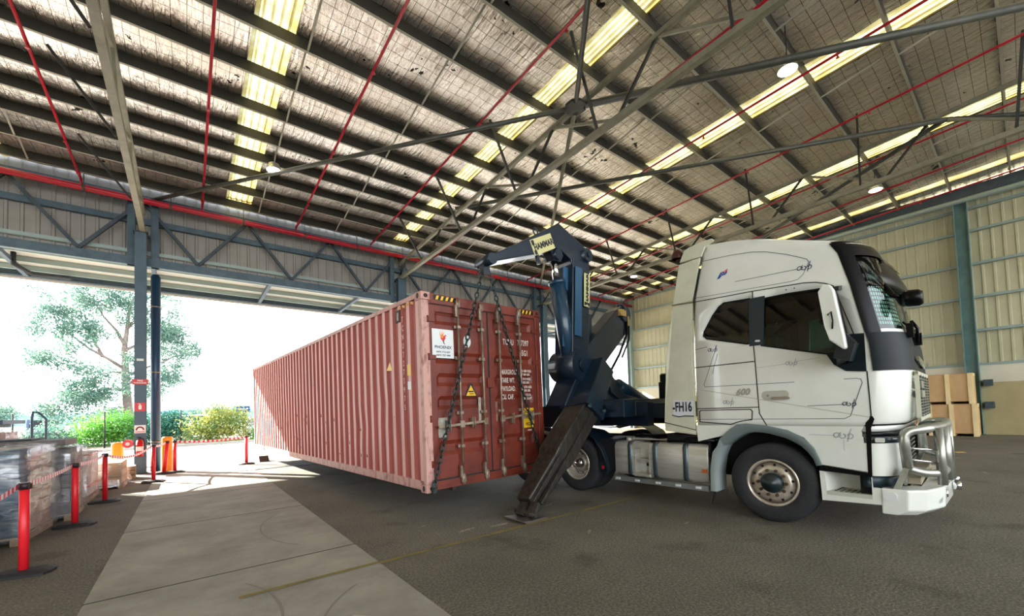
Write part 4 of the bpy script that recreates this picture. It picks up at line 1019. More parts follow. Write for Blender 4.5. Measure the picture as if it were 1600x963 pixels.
# wheel arch trims
def arch_band(o_, i_):
    mb = MB()
    n = 14
    def res_(p):
        L = [0]
        for a, b in zip(p[:-1], p[1:]): L.append(L[-1]+math.hypot(a[0]-b[0], a[1]-b[1]))
        out = []
        for k in range(n+1):
            t = L[-1]*k/n
            for j in range(len(p)-1):
                if t <= L[j+1]+1e-9:
                    f = (t-L[j])/(L[j+1]-L[j]); out.append((p[j][0]+(p[j+1][0]-p[j][0])*f, p[j][1]+(p[j+1][1]-p[j][1])*f)); break
        return out
    O, I = res_(o_), res_(i_)
    v = [(a, N0-.03, b) for a, b in O] + [(a, N0-.045, b) for a, b in I] + [(a, N0+.30, b) for a, b in I]
    m = n+1
    fs = [(i, i+1, m+i+1, m+i) for i in range(n)] + [(m+i, m+i+1, 2*m+i+1, 2*m+i) for i in range(n)]
    mb.add(v, fs, True); mb.add([(a, 2*NC-n_, b) for a, n_, b in v], fs, True)
    v2 = [(a, N0-.03, b) for a, b in O] + [(a, N0+.02, b) for a, b in O]
    mb.add(v2, [(i, i+1, m+i+1, m+i) for i in range(n)], True)
    return mb
AI = [(-2.346, .976), (-2.256, 1.050), (-2.15, 1.115), (-2.069, 1.158), (-1.93, 1.178), (-1.799, 1.168), (-1.552, 1.096), (-1.401, .991), (-1.322, .878), (-1.289, .779)]
AO = [(-2.405, 1.07)] + ARCH[1:]
tpart('wheel_arch_trim', arch_band(AO, AI), GREY)
MO = [(-2.405, 1.07), (-2.44, .97), (-2.511, .877), (-2.553, .63), (-2.561, .317)]; MI = [(-2.346, .976), (-2.38, .92), (-2.427, .807), (-2.467, .577), (-2.465, .321)]
tpart('mudguard', arch_band(MO, MI), mat('mudguard_grey', '8a9492', 0.5))
tpart('mud_flap', MB().box(-2.60, -2.57, 6.15, 6.6, .30, 1.0).beam((-2.52, 6.12, .33), (-2.58, 6.12, .12), .02, .02), DARK)
# sill: dark band, white step panel with recess
mb = MB().prism([(-1.26, .80), (-.80, .745), (-.79, .69), (-1.27, .725)], snz, N0-.0, N0+.3); tpart('sill_band', mb, BLK)
S0 = [(-1.27, .722), (-1.222, .716), (-1.205, .445), (-.795, .46), (-.795, .69), (-.788, .69), (-.787, .574), (-.66, .575), (-.62, .39), (-.715, .392), (-1.256, .372)]
mb = MB().prism(S0, snz, N0-.006, N0+.03)
mb.add([(-1.222, N0, .716), (-1.11, N0+.28, .70), (-1.11, N0+.28, .50), (-1.205, N0, .445)], [(0, 1, 2, 3)])
mb.add([(-1.11, N0+.28, .70), (-.80, N0+.28, .69), (-.80, N0+.28, .50), (-1.11, N0+.28, .50)], [(0, 1, 2, 3)])
st_ = tpart('step_panel', mb, WHITE)
obj('step_tread', MB().prism([(-1.205, N0-.01), (-.795, N0-.01), (-.80, N0+.28), (-1.11, N0+.28)], lambda a, b, d: (a, b, d), .445, .49), mat('tread_pale', 'b9bcae', 0.5), st_)
mb = MB()
for k in range(7):
    for j in range(3): mb.cyl((-1.13+k*.05+j*.008, N0+.05+j*.07, .485), (-1.13+k*.05+j*.008, N0+.05+j*.07, .495), .013, 8)
obj('tread_studs', mb, DARK, st_)
# black vertical seam by the headlamp
mb = MB().prism([(-.753, 1.382), (-.815, 1.30), (-.82, .70), (-.785, .70), (-.77, 1.24), (-.735, 1.345)], snz, N0-.004, N0+.1); tpart('corner_seam', mb, BLK)
tpart('nose_underline', band_idx(1.262, 1.285, .004, list(range(6, RN-6)), 1), BLK)
# grille and badge on the nose
mb = MB()
for k in range(13): mb.box(-.402, -.385, 6.55, 8.11, 1.36+k*.035, 1.375+k*.035)
for n in (6.55, 6.95, 7.33, 7.71, 8.11): mb.box(-.405, -.388, n-.01, n+.01, 1.34, 1.86)
tpart('nose_grille', mb, mat('grille_grey', '5d6055', 0.5))
tpart('nose_grille_frame', MB().box(-.42, -.39, 6.5, 8.16, 1.30, 1.34).box(-.42, -.39, 6.5, 8.16, 1.83, 1.87).box(-.42, -.385, 6.5, 6.54, 1.3, 1.87), CREAM)
tpart('grille_badge', MB().box(-.384, -.37, 6.6, 6.9, 1.68, 1.76).box(-.384, -.37, 6.58, 7.0, 1.57, 1.65), SATIN)
tpart('nose_chrome_bar', MB().beam((-.385, 6.6, 2.02), (-.37, 7.33, 1.95), .02, .05).beam((-.37, 7.33, 1.95), (-.385, 8.06, 2.02), .02, .05), CHROME)
# bull bar
def pipe_pts(pts, r=.0):  # smooth rounded corners
    out = []
    pts = [Vector(p) for p in pts]
    for i, p in enumerate(pts):
        if i in (0, len(pts)-1): out.append(p); continue
        a = p+(pts[i-1]-p).normalized()*.09; b = p+(pts[i+1]-p).normalized()*.09
        for t in (0, .25, .5, .75, 1): out.append(a.lerp(p, t).lerp(p.lerp(b, t), t))
    return out
bb = tpart('bull_bar', MB().tube(pipe_pts([(-.50, 6.20, .80), (-.52, 6.18, 1.20), (-.34, 6.30, 1.23), (-.24, 6.75, 1.24), (-.22, 7.33, 1.24), (-.24, 7.91, 1.24), (-.34, 8.36, 1.23), (-.52, 8.48, 1.20), (-.50, 8.46, .80)]), .047, 12)
           .tube(pipe_pts([(-.50, 6.20, .80), (-.40, 6.24, .75), (-.26, 6.45, .74), (-.24, 6.8, .74)]), .044, 12).tube(pipe_pts([(-.50, 8.46, .80), (-.40, 8.42, .75), (-.26, 8.21, .74), (-.24, 7.86, .74)]), .044, 12)
           .tube([(-.26, 6.42, 1.23), (-.25, 6.42, .62)], .042, 12).tube([(-.23, 6.85, 1.24), (-.22, 6.85, .62)], .042, 12).tube([(-.23, 7.81, 1.24), (-.22, 7.81, .62)], .042, 12).tube([(-.26, 8.24, 1.23), (-.25, 8.24, .62)], .042, 12), SATIN)
obj('rod', MB().cyl((-.50, 6.2, 1.02), (-.25, 6.42, .99), .012, 8).cyl((-.50, 6.2, .90), (-.25, 6.42, .85), .012, 8).cyl((-.25, 6.42, .99), (-.25, 8.24, .99), .012, 8).cyl((-.25, 6.42, .87), (-.25, 8.24, .87), .012, 8), CHROME, bb)
obj('strut', MB().beam((-.60, 6.15, .56), (-.51, 6.19, .80), .05, .13, (0, 1, 0)).beam((-.60, 8.51, .56), (-.51, 8.47, .80), .05, .13, (0, 1, 0)), SATIN, bb)
obj('upright_plate', MB().box(-.30, -.24, 6.95, 7.1, .55, 1.3).box(-.30, -.24, 7.55, 7.7, .55, 1.3), SATIN, bb)
# white steel bumper
BP = [(-.72, 6.07), (-.50, 6.07), (-.36, 6.20), (-.24, 6.55), (-.20, 7.33), (-.24, 8.11), (-.36, 8.46), (-.50, 8.59), (-.72, 8.59), (-.72, 8.4), (-.42, 8.2), (-.40, 7.33), (-.42, 6.46), (-.72, 6.27)]
def bz(z, sh): return [((s-.2*0 if s > -.45 else s)-sh*(1 if s > -.6 else 0), n, z) for s, n in BP]
bp = tpart('bumper', MB().loft([bz(.30, .10), bz(.36, .01), bz(.56, 0), bz(.58, .01)], smooth=False), WHITE, bev=.012)
obj('marker_lamp', MB().prism(round_poly(-.705, -.59, .455, .54, .03), snz, 6.07, 6.055), SIGNW, bp)
obj('tow_eye', MB().tube([(-.235+.0, 6.62+.05*math.cos(t), .50+.035*math.sin(t)) for t in [i*PI/6 for i in range(12)]], .012, 6, closed=True), CHROME, bp)
mb = MB()
strip_mb(mb, [(6.44, .44), (6.52, .47), (6.52, .45), (6.46, .42), (6.44, .44)], .01, lambda a, b: (-.265, a-.02, b))
obj('bumper_slot', mb, DARK, bp)
obj('number_plate_bracket', MB().beam((-.19, 7.0, 1.1), (-.17, 7.0, .62), .12, .02).cyl((-.20, 7.0, .62), (-.15, 7.0, .60), .04, 10).cyl((-.20, 7.25, .50), (-.13, 7.25, .50), .05, 10), CHROME, bp)
tpart('bumper_top_pad', MB().box(-.60, -.42, 6.5, 8.1, .585, .66), mat('pad_beige', 'b8ab92', 0.6), bev=.01)
# chassis rails
tpart('chassis', MB().box(-7.2, -.7, 6.90, 6.98, .72, .98).box(-7.2, -.7, 7.68, 7.76, .72, .98).box(-5.4, -4.9, 6.9, 7.76, .6, .8).box(-3.2, -2.6, 6.5, 8.1, .75, 1.05), mat('chassis_black', '14181c', 0.5))
# tank with straps, recessed step
tk = tpart('fuel_tank', MB().loft([[(s, 6.11+a, b) for a, b in ((0, .46), (.04, .41), (.10, .40), (.55, .40), (.6, .45), (.6, .92), (.55, .97), (.10, .97), (.04, .955), (0, .90))] for s in (-3.52, -2.60)]), ALU, bev=.012)
obj('tank_step_box', MB().loft([[(s, 6.11+a, b) for a, b in ((0, .46), (.04, .41), (.10, .40), (.55, .40), (.6, .45), (.6, .92), (.55, .97), (.10, .97), (.04, .955), (0, .90))] for s in (-4.20, -3.83)]), ALU, tk, bev=.01)
stp = MB()
stp.box(-3.83, -3.52, 6.105, 6.2, .40, .445).box(-3.83, -3.52, 6.105, 6.2, .865, .96).box(-3.83, -3.80, 6.105, 6.28, .44, .87).box(-3.55, -3.52, 6.105, 6.28, .44, .87).box(-3.83, -3.52, 6.28, 6.3, .4, .95)
stp.box(-3.80, -3.55, 6.13, 6.28, .66, .69)
obj('step_recess', stp, ALU, tk); obj('step_plate', MB().box(-3.69, -3.58, 6.268, 6.276, .56, .61), INK, tk)
obj('lower_step', MB().box(-3.83, -3.53, 6.06, 6.12, .425, .45), ALU, tk)
mb = MB()
for s in (-3.90, -3.44, -2.94): mb.loft([[(s-.035+d, 6.10+a, b) for a, b in ((0, .455), (.04, .40), (.11, .39), (.11, .98), (.04, .965), (0, .91))] for d in (0, .075)])
obj('tank_strap', mb, mat('strap_steel', '58666c', 0.35, metal=0.6), tk)
obj('side_rail', MB().box(-4.2, -2.6, 6.07, 6.12, .30, .375), mat('rail_alu', '9aa0a0', 0.35, metal=0.7), tk)
mb = MB()
for s in (-4.12, -3.75, -3.38, -3.05, -2.74): mb.box(s-.04, s+.04, 6.055, 6.07, .325, .355)
obj('rail_reflector', mb, SIGNW, tk)
obj('side_marker', MB().box(-2.69, -2.62, 6.09, 6.11, .56, .615), mat('amber', 'c0612a', 0.4), tk)
obj('filler_cap', MB().cyl((-4.05, 6.35, .97), (-4.05, 6.35, 1.01), .05, 14), ALU, tk)
wk = tpart('catwalk', MB().box(-4.1, -3.0, 6.35, 7.0, .99, 1.02), ALU)
mb = MB()
for k in range(16): mb.beam((-4.05+k*.065, 6.36, 1.022), (-4.0+k*.065, 6.98, 1.022), .02, .01)
obj('tread_bar', mb, CHROME, wk)
tpart('air_hoses', MB().tube([(-4.0, 6.5, 1.02), (-3.5, 6.35, 1.05), (-3.1, 6.25, 1.10), (-2.7, 6.2, 1.08), (-2.4, 6.2, 1.02)], .04, 8).tube([(-3.3, 6.3, 1.0), (-2.9, 6.18, 1.04), (-2.5, 6.15, 1.03)], .03, 8).box(-3.25, -2.6, 6.18, 6.5, 1.02, 1.10), BLK)
# wheels
def wheel(s, n, R, wd, dual, sg=1):
    """sg=1: outer face towards low n"""
    w_ = MB(); c = (s, n, .515); ax = (0, sg, 0)
    w_.lathe([(R*.57, .02), (R*.60, .0), (R*.74, -.006), (R*.88, .0), (R*.965, .02), (R*.995, .045), (R, .07), (R, wd-.07), (R*.965, wd-.02), (R*.7, wd), (R*.57, wd-.02)], c, ax, 56)
    o = tpart('wheel', w_, TYRE)
    g = MB()
    for k in (-.075, 0, .075): g.lathe([(R+.002, wd/2+k-.006), (R-.014, wd/2+k), (R+.002, wd/2+k+.006)], c, ax, 56)
    obj('tread_groove', g, DARK, o)
    rm = MB(); r = R*.57
    if not dual:
        rm.lathe([(r+.012, .02), (r+.012, -.004), (r-.01, -.008), (r-.02, .02), (r-.035, .035), (r*.90, .03), (r*.62, .012), (r*.44, .012), (r*.42, .02), (0.0, .02)], c, ax, 48)
        rim = obj('rim', rm, RIM, o)
        hh = MB()
        for k in range(10):
            a = 2*PI*k/10+.16; rr = r*.80; p = Vector((s+rr*math.cos(a), n, .515+rr*math.sin(a)))
            hh.cyl(p+Vector((0, sg*.021, 0)), p+Vector((0, sg*.015, 0)), .017, 10)
        obj('vent_hole', hh, DARK, o)
        nu = MB()
        for k in range(10):
            a = 2*PI*k/10; rr = r*.555; p = Vector((s+rr*math.cos(a), n+sg*.014, .515+rr*math.sin(a)))
            nu.cyl(p, p+Vector((0, -sg*.03, 0)), .021, 8).cyl(p+Vector((0, -sg*.03, 0)), p+Vector((0, -sg*.05, 0)), .012, 6)
        obj('wheel_nut', nu, mat('nut_brown', '5b4a3c', 0.5, metal=.4), o)
        obj('hub_cap', MB().lathe([(r*.43, .02), (r*.43, -.03), (r*.36, -.06), (r*.20, -.065), (r*.18, -.085), (0, -.088)], c, ax, 32), mat('hub_black', '1c2a2c', 0.35), o)
    else:
        rm.lathe([(r+.012, .02), (r+.012, -.004), (r-.01, -.008), (r-.02, .02), (r-.03, .06), (r-.04, .10), (r-.06, .14), (r*.55, .16), (r*.5, .13), (r*.42, .10), (0, .10)], c, ax, 48)
        rim = obj('rim', rm, RIM, o)
        nu = MB()
        for k in range(10):
            a = 2*PI*k/10; rr = r*.64; p = Vector((s+rr*math.cos(a), n+sg*.155, .515+rr*math.sin(a)))
            nu.cyl(p, p+Vector((0, -sg*.03, 0)), .018, 6)
        obj('wheel_nut', nu, CHROME, o)
        obj('hub_cap', MB().lathe([(r*.36, .12), (r*.34, .05), (r*.22, .02), (0, .015)], c, ax, 24), CHROME, o)
        i2 = MB().lathe([(R*.57, wd+.05), (R*.7, wd+.04), (R*.965, wd+.06), (R, wd+.1), (R, 2*wd), (R*.965, 2*wd+.04), (R*.57, 2*wd+.03)], c, ax, 40); obj('inner_tyre', i2, TYRE, o)
    return o
wheel(-1.79, 6.10, .515, .33, False); wheel(-1.79, 2*NC-6.10, .515, .33, False, -1)
for s in (-5.06, -6.42):
    wheel(s, 6.10, .515, .27, True); wheel(s, 2*NC-6.10, .515, .27, True, -1)
tpart('axle', MB().cyl((-1.79, 6.3, .515), (-1.79, 8.3, .515), .07, 10).cyl((-5.06, 6.5, .515), (-5.06, 8.2, .515), .11, 12).cyl((-6.42, 6.5, .515), (-6.42, 8.2, .515), .11, 12).lathe([(0, -.22), (.2, -.15), (.24, 0), (.2, .15), (0, .22)], (-5.06, 7.33, .515), (0, 1, 0), 16), DARK)
# rear mudguards
for sgn in (0, 1):
    nn = (lambda n: n) if sgn == 0 else (lambda n: 2*NC-n)
    mb = MB(); rings = []
    path = [(-4.33, .42), (-4.36, .62), (-4.44, .82), (-4.60, 1.02), (-4.80, 1.13), (-5.06, 1.17), (-5.35, 1.14), (-5.6, 1.09), (-5.74, 1.06), (-5.9, 1.09), (-6.15, 1.14), (-6.42, 1.17), (-6.7, 1.14), (-6.9, 1.03), (-7.05, .85), (-7.1, .6)]
    m = len(path)
    v = [(a, nn(6.06), b-.03) for a, b in path]+[(a, nn(6.08), b) for a, b in path]+[(a, nn(6.66), b) for a, b in path]
    mb.add(v, [(i, i+1, m+i+1, m+i) for i in range(m-1)]+[(m+i, m+i+1, 2*m+i+1, 2*m+i) for i in range(m-1)], True)
    if sgn == 0: mb.add([(a, 6.07, b) for a, b in ((-4.33, .42), (-4.36, .62), (-4.44, .82), (-4.60, 1.02), (-4.60, .95), (-4.52, .80), (-4.50, .5), (-4.5, .42))], [tuple(range(8))])
    tpart('rear_mudguard', mb, mat('mudguard_black', '0f1c24', 0.3))
tpart('side_lamp', MB().cyl((-4.42, 6.06, .50), (-4.42, 6.045, .50), .03, 10), RED)
tpart('bogie_toolbox', MB().box(-4.62, -4.24, 6.15, 6.9, .45, 1.0), mat('chassis_black', '14181c', 0.5))
tpart('rear_beacon', MB().lathe([(.10, 0), (.10, .06), (.06, .14), (0, .15)], (-3.02, 6.35, 3.90), (0, 0, 1), 12).beam((-2.85, 6.4, 3.92), (-3.05, 6.35, 3.9), .03, .03), mat('beacon_red', '3d1512', 0.3))
# ================================================================ TRAILER AND CRANE
TL, LO = troot('sidelifter_trailer', -4.6, 7.33, 0, 'dark blue sidelifter trailer deck coupled behind the white prime mover', 'trailer')
def lp(name, mb, m=CRANE, parent=None, **k): return obj(name, mb, m, parent or TL, LO if parent is None else None, **k)
lp('main_beam', MB().box(-17.5, -3.9, 6.75, 6.95, 1.20, 1.62).box(-17.5, -3.9, 7.71, 7.91, 1.20, 1.62).box(-17.4, -4.0, 6.6, 8.06, 1.58, 1.62))
lp('cross_box', MB().box(-5.25, -4.0, 6.15, 8.55, 1.38, 1.70).box(-4.02, -3.98, 6.5, 8.5, 1.40, 1.66), bev=.015)
lp('toolbox', MB().box(-4.05, -3.55, 6.95, 8.5, 1.33, 1.62), bev=.015)
lp('front_plate', MB().beam((-3.54, 7.4, 1.48), (-3.54, 7.75, 1.47), .01, .02), SATIN)
lp('side_sign_beam', MB().box(-14, -7.4, 8.3, 8.4, 1.05, 1.30), mat('beam_black', '10161c', 0.5))
o = lp('side_plate', MB().box(-8.4, -8.0, 8.28, 8.30, 1.1, 1.26), SIGNW); mb = MB()
[strip_mb(mb, [(-8.36+.05*k, 1.14), (-8.36+.05*k, 1.22)], .015, lambda a, b: (a, 8.275, b)) for k in range(7)]; obj('lettering', mb, INK, o)
lp('power_pack', MB().box(-4.3, -4.02, 7.9, 8.2, 1.7, 2.05).box(-4.28, -4.04, 7.92, 8.16, 2.05, 2.2), mat('pack_black', '14181a', 0.5), bev=.02)
lp('filter_head', MB().box(-4.26, -4.06, 7.94, 8.14, 2.12, 2.22), mat('pack_grey', '8f8a7c', 0.5))
lp('hydraulic_hose', MB().tube([(-4.1, 8.1, 2.18), (-4.0, 8.3, 2.22), (-3.95, 8.42, 2.1), (-3.95, 8.45, 1.7)], .018, 8).tube([(-4.15, 8.1, 2.0), (-4.05, 8.25, 1.95), (-4.03, 8.3, 1.75)], .014, 8), BLK)
mb = MB()
mb.tube([(-3.6+.35*t/40, 7.9+.3*t/40+.05*math.cos(t*.9), 1.28-.05*t/40+.06*math.sin(t*.9)) for t in range(60)], .012, 6)
lp('coiled_air_line', mb, BLK)
for s in (-12.5, -13.8, -15.1):
    for n, sg in ((6.10, 1), (8.56, -1)):
        w_ = MB(); w_.lathe([(.29, .02), (.31, 0), (.48, .0), (.515, .05), (.515, .5), (.48, .55), (.29, .55)], (s, n, .515), (0, sg, 0), 28)
        o = lp('trailer_wheel', w_, TYRE); obj('rim', MB().lathe([(.3, .01), (.28, .06), (.2, .14), (.0, .12)], (s, n, .515), (0, sg, 0), 20), RIM, o)
# ---- crane
CR, CO_ = troot('sidelifter_crane', -4.75, 7.0, 1.70, 'dark blue crane arm with two cream lettered plates reaching over the container', 'crane')
def cp(name, mb, m=CRANE, parent=None, **k): return obj(name, mb, m, parent or CR, CO_ if parent is None else None, **k)
sc = -5.02
pr = lambda a, b, d: (d, a, b)
# pedestal: leaning body from the deck
cp('pedestal', MB().prism([(5.50, 1.62), (6.05, 2.42), (6.35, 2.50), (6.75, 2.44), (6.98, 2.18), (7.05, 1.95), (7.30, 1.80), (7.75, 1.72), (7.75, 1.42), (6.1, 1.36), (5.85, 1.45)], pr, sc-.24, sc+.24), bev=.02)
cp('pedestal_foot', MB().prism([(5.95, 1.42), (6.5, 1.42), (6.62, 1.24), (6.1, 1.22)], pr, sc-.2, sc+.2), bev=.02)
cp('pivot_drum', MB().cyl((sc-.30, 5.98, 2.36), (sc+.30, 5.98, 2.36), .30, 28).cyl((sc+.30, 5.98, 2.36), (sc+.34, 5.98, 2.36), .12, 16))
sl_ = -4.85
def legbox(p, q, w0, h0, w1, h1):
    p, q = Vector(p), Vector(q); d = (q-p).normalized(); a = d.cross(Vector((1, 0, 0))).normalized(); b = a.cross(d); m_ = p.lerp(q, .55)
    R_ = lambda c, w_, h_: [c+a*i*w_/2+b*j*h_/2 for i, j in ((-1, -1), (1, -1), (1, 1), (-1, 1))]
    return MB().loft([R_(p, w0, h0), R_(m_, w0*.97, h0*.97), R_(m_+d*.12, w0*.82, h0*.85), R_(q, w1, h1)], smooth=False)
# stabiliser leg
lg = cp('leg_sleeve', MB().beam((sl_+.1, 6.45, 2.35), (sl_+.22, 5.80, 1.52), .44, .50, (1, 0, 0)), bev=.02)
obj('collar', MB().beam((sl_+.20, 5.86, 1.60), (sl_+.23, 5.76, 1.46), .56, .58, (1, 0, 0)), CRANE, lg, bev=.01)
obj('collar_bolt', MB().cyl((sl_+.50, 6.0, 1.50), (sl_+.56, 6.0, 1.50), .03, 8).cyl((sl_+.50, 5.6, 1.60), (sl_+.56, 5.6, 1.60), .03, 8), STEELD, lg)
sl = cp('stabiliser_leg', legbox((sl_+.22, 5.84, 1.56), (sl_+.43, 4.17, .17), .46, .42, .30, .26), CRANEL, bev=.025)
obj('leg_rail', MB().beam((sl_+.42, 5.80, 1.50), (sl_+.63, 4.24, .20), .05, .07, (1, 0, 0)).beam((sl_+.42, 5.66, 1.56), (sl_+.63, 4.10, .27), .02, .03, (1, 0, 0)), CRANEL, sl, bev=.006)
obj('foot_lug', MB().beam((sl_+.42, 4.16, .22), (sl_+.43, 4.02, .05), .07, .16, (1, 0, 0)).beam((sl_+.62, 4.16, .24), (sl_+.62, 4.04, .05), .05, .14, (1, 0, 0)).cyl((sl_+.30, 4.06, .09), (sl_+.72, 4.06, .09), .035, 12), CRANEL, sl)
obj('foot_plate', MB().prism([(3.90, 0), (4.30, 0), (4.30, .02), (4.2, .035), (3.98, .035), (3.84, .05), (3.83, .035)], pr, sl_+.28, sl_+.72), mat('foot_steel', '5a544c', .5, metal=.5), sl)
# mast (vertical boom)
ms = cp('mast', MB().beam((sc, 6.02, 2.35), (sc, 6.16, 4.36), .50, .44, (1, 0, 0)), bev=.02)
obj('mast_plate', MB().beam((sc+.253, 5.93, 2.9), (sc+.253, 6.03, 4.20), .012, .20, (0, 1, 0)), mat('crane_panel', '2f5876', 0.3), ms)
obj('mast_edge_plate', MB().beam((sc+.1, 5.80, 2.7), (sc+.1, 5.90, 4.2), .28, .012, (1, 0, 0)), mat('crane_panel', '2f5876', 0.3), ms)
pv = cp('elbow_pin', MB().cyl((sc-.27, 6.32, 4.50), (sc+.27, 6.32, 4.50), .13, 20).cyl((sc+.27, 6.32, 4.50), (sc+.30, 6.32, 4.50), .05, 12))
# upper jib
jib = [(3.93, 3.98), (4.10, 4.06), (4.55, 4.32), (5.58, 4.94), (6.32, 4.66), (6.44, 4.56), (6.42, 4.20), (5.92, 4.20), (5.88, 4.33), (5.62, 4.45), (5.45, 4.45), (5.30, 4.35), (4.95, 4.22), (4.10, 3.92), (3.93, 3.86)]
jb = cp('jib', MB().prism(jib, pr, sc-.2, sc+.2), bev=.018)
obj('lug', MB().tube([(sc+.1, 5.06+.05*math.cos(t), 4.68+.06*math.sin(t)) for t in [i*PI/6 for i in range(12)]], .014, 6, closed=True), CRANE, jb)
obj('lower_fitting', MB().beam((sc+.15, 5.02, 4.25), (sc+.15, 5.06, 4.08), .05, .05), CRANE, jb)
obj('tip_sheave', MB().cyl((sc-.13, 3.98, 3.93), (sc+.22, 3.98, 3.93), .09, 16).box(sc-.06, sc+.06, 3.92, 4.04, 3.72, 3.90), CRANE, jb)
PL = mat('plate_cream', 'cfc98e', 0.5)
def plate(name, c, ang, wd, ht, txt, parent, smx):
    ca, sa = math.cos(ang), math.sin(ang)
    f = lambda a, b, d: (smx+d, c[0]+a*ca-b*sa, c[1]+a*sa+b*ca)
    o = obj(name, MB().prism([(-wd/2, -ht/2), (wd/2, -ht/2), (wd/2, ht/2), (-wd/2, ht/2)], f, 0, .008), PL, parent, label='cream maker plate with dark lettering')
    mb = MB(); text_mb(mb, txt, ht*.52, lambda a, b: f(a+.02, b-.01, .011), .006, sx=.92*wd/(ht*.52*4.25)*1.02)
    for b0, b1 in ((.13, .45), (-.47, -.2)):
        mb.add([f(-wd*.5+.02, ht*b0, .011), f(-wd*.5+.085, ht*b0, .011), f(-wd*.5+.085, ht*b1, .011), f(-wd*.5+.02, ht*b1, .011)], [(0, 1, 2, 3)])
    obj('lettering', mb, INK, o)
plate('maker_plate', (5.12, 4.43), .46, .58, .27, 'HAMMAR', jb, sc+.201)
plate('maker_plate', (6.24, 3.80), PI/2-.07, .64, .17, 'HAMMAR', ms, sc+.254)
# lift cylinder in front of the mast
cy = cp('lift_cylinder', MB().cyl((sc+.05, 5.95, 2.25), (sc+.05, 5.63, 3.90), .15, 24).cyl((sc+.05, 5.64, 3.86), (sc+.05, 5.625, 3.93), .16, 24), mat('cylinder_paint', '1e3c52', 0.3, coat=.3), None)
obj('rod', MB().cyl((sc+.05, 5.63, 3.90), (sc+.05, 5.56, 4.32), .065, 20), CHROME, cy)
obj('clevis', MB().cyl((sc-.1, 5.55, 4.36), (sc+.2, 5.55, 4.36), .10, 18).prism([(5.36, 4.44), (5.76, 4.44), (5.66, 4.26), (5.48, 4.26)], pr, sc-.04, sc+.14), CRANE, cy)
obj('feed_pipe', MB().tube([(sc+.18, 5.9, 2.9), (sc+.2, 5.83, 3.3), (sc+.15, 5.79, 3.75)], .012, 6).tube([(sc+.1, 5.72, 3.9), (sc+.12, 5.82, 3.75), (sc+.15, 5.84, 3.4), (sc+.15, 5.9, 3.0)], .010, 6), BLK, cy)
# second cylinder behind the mast
cy2 = cp('rear_cylinder', MB().cyl((sc-.15, 6.62, 2.75), (sc-.15, 6.70, 3.45), .13, 20), mat('cylinder_grey', '2a3440', 0.35), None)
obj('rod', MB().cyl((sc-.15, 6.70, 3.45), (sc-.15, 6.50, 4.15), .045, 16), CHROME, cy2)
# right-hand folded arm
am = cp('folded_arm', MB().prism([(5.98, 2.30), (6.55, 2.15), (7.70, 3.12), (7.86, 3.60), (7.60, 3.72), (7.38, 3.60), (6.55, 2.92), (6.2, 2.62)], pr, sc-.18, sc+.14), bev=.02)
obj('arm_head', MB().cyl((sc-.22, 7.68, 3.55), (sc+.18, 7.68, 3.55), .17, 18).tube([(sc+.2, 7.45+.14*math.cos(t), 3.60+.12*math.sin(t)) for t in [i*.5 for i in range(6)]], .03, 8), CRANE, am)
obj('brass_fitting', MB().box(sc+.14, sc+.22, 7.42, 7.62, 3.48, 3.62).box(sc+.14, sc+.2, 7.70, 7.76, 3.30, 3.50), mat('brass', 'c0a060', 0.4, metal=.5), am)
obj('arm_hose', MB().tube([(sc+.16, 7.72, 3.5), (sc+.18, 7.66, 3.1), (sc+.18, 7.35, 2.65), (sc+.16, 7.05, 2.3), (sc+.1, 7.1, 2.0)], .025, 8).tube([(sc+.16, 7.80, 3.5), (sc+.18, 7.74, 3.0), (sc+.18, 7.45, 2.6)], .02, 8), BLK, am)
# reaching cylinder low on the right (towards the cab)
c3 = cp('slide_cylinder', MB().cyl((sc+.15, 7.28, 2.02), (sc+.15, 8.45, 1.62), .13, 20, r2=.11), mat('cylinder_paint', '1e3c52', 0.3), None)
obj('rod', MB().cyl((sc+.15, 6.75, 2.28), (sc+.15, 7.32, 2.01), .055, 14), CHROME, c3)
obj('end_block', MB().box(sc+.02, sc+.28, 8.40, 8.58, 1.52, 1.72), SATIN, c3)
cp('curved_bracket', MB().prism([(6.60, 2.30), (6.85, 2.30), (7.0, 2.05), (7.3, 1.82), (7.8, 1.74), (7.8, 1.66), (7.2, 1.66), (6.85, 1.85)], pr, sc+.20, sc+.30), bev=.01)
o = cp('warning_diamond', MB().prism([(6.52, 2.02), (6.60, 2.12), (6.58, 1.98), (6.50, 1.86)], pr, sc+.241, sc+.246), YEL)
cp('bolt_row', MB().cyl((sc+.24, 6.3, 2.38), (sc+.28, 6.3, 2.38), .03, 8).cyl((sc+.24, 6.55, 2.36), (sc+.28, 6.55, 2.36), .03, 8).cyl((sc+.24, 6.1, 2.33), (sc+.28, 6.1, 2.33), .03, 8), STEELD)
# ---- chains
def chain(p, q, label, slack=0.0, n=None):
    P, Q = tw(*p), tw(*q); L = (Q-P).length; pitch = .085; n = n or int(L/pitch)
    r = empty('lifting_chain', P, 0, label, 'chain', None)
    lk = MB().tube([(0, .028*math.cos(t)*1.0, .055*math.sin(t)) for t in [i*PI/5 for i in range(10)]], .0115, 6, closed=True).mesh('link', CHAIN)
    d = (Q-P).normalized(); rot = d.to_track_quat('Z', 'X')
    for i in range(n):
        t = (i+.5)/n; c = (Q-P)*t + Vector((0, 0, -slack*4*t*(1-t)))
        o = link('link', lk, r, c); o.rotation_mode = 'QUATERNION'
        from mathutils import Quaternion
        o.rotation_quaternion = rot @ Quaternion((0, 0, 1), PI/2*(i % 2)+.3)
    hk = MB().tube([(.03*math.cos(t), .0, .045*math.sin(t)) for t in [i*PI/5 for i in range(10)]], .016, 6, closed=True).box(-.03, .03, -.03, .03, -.09, -.03)
    obj('hook', hk, CHAIN, r, (Q-P))
    return r
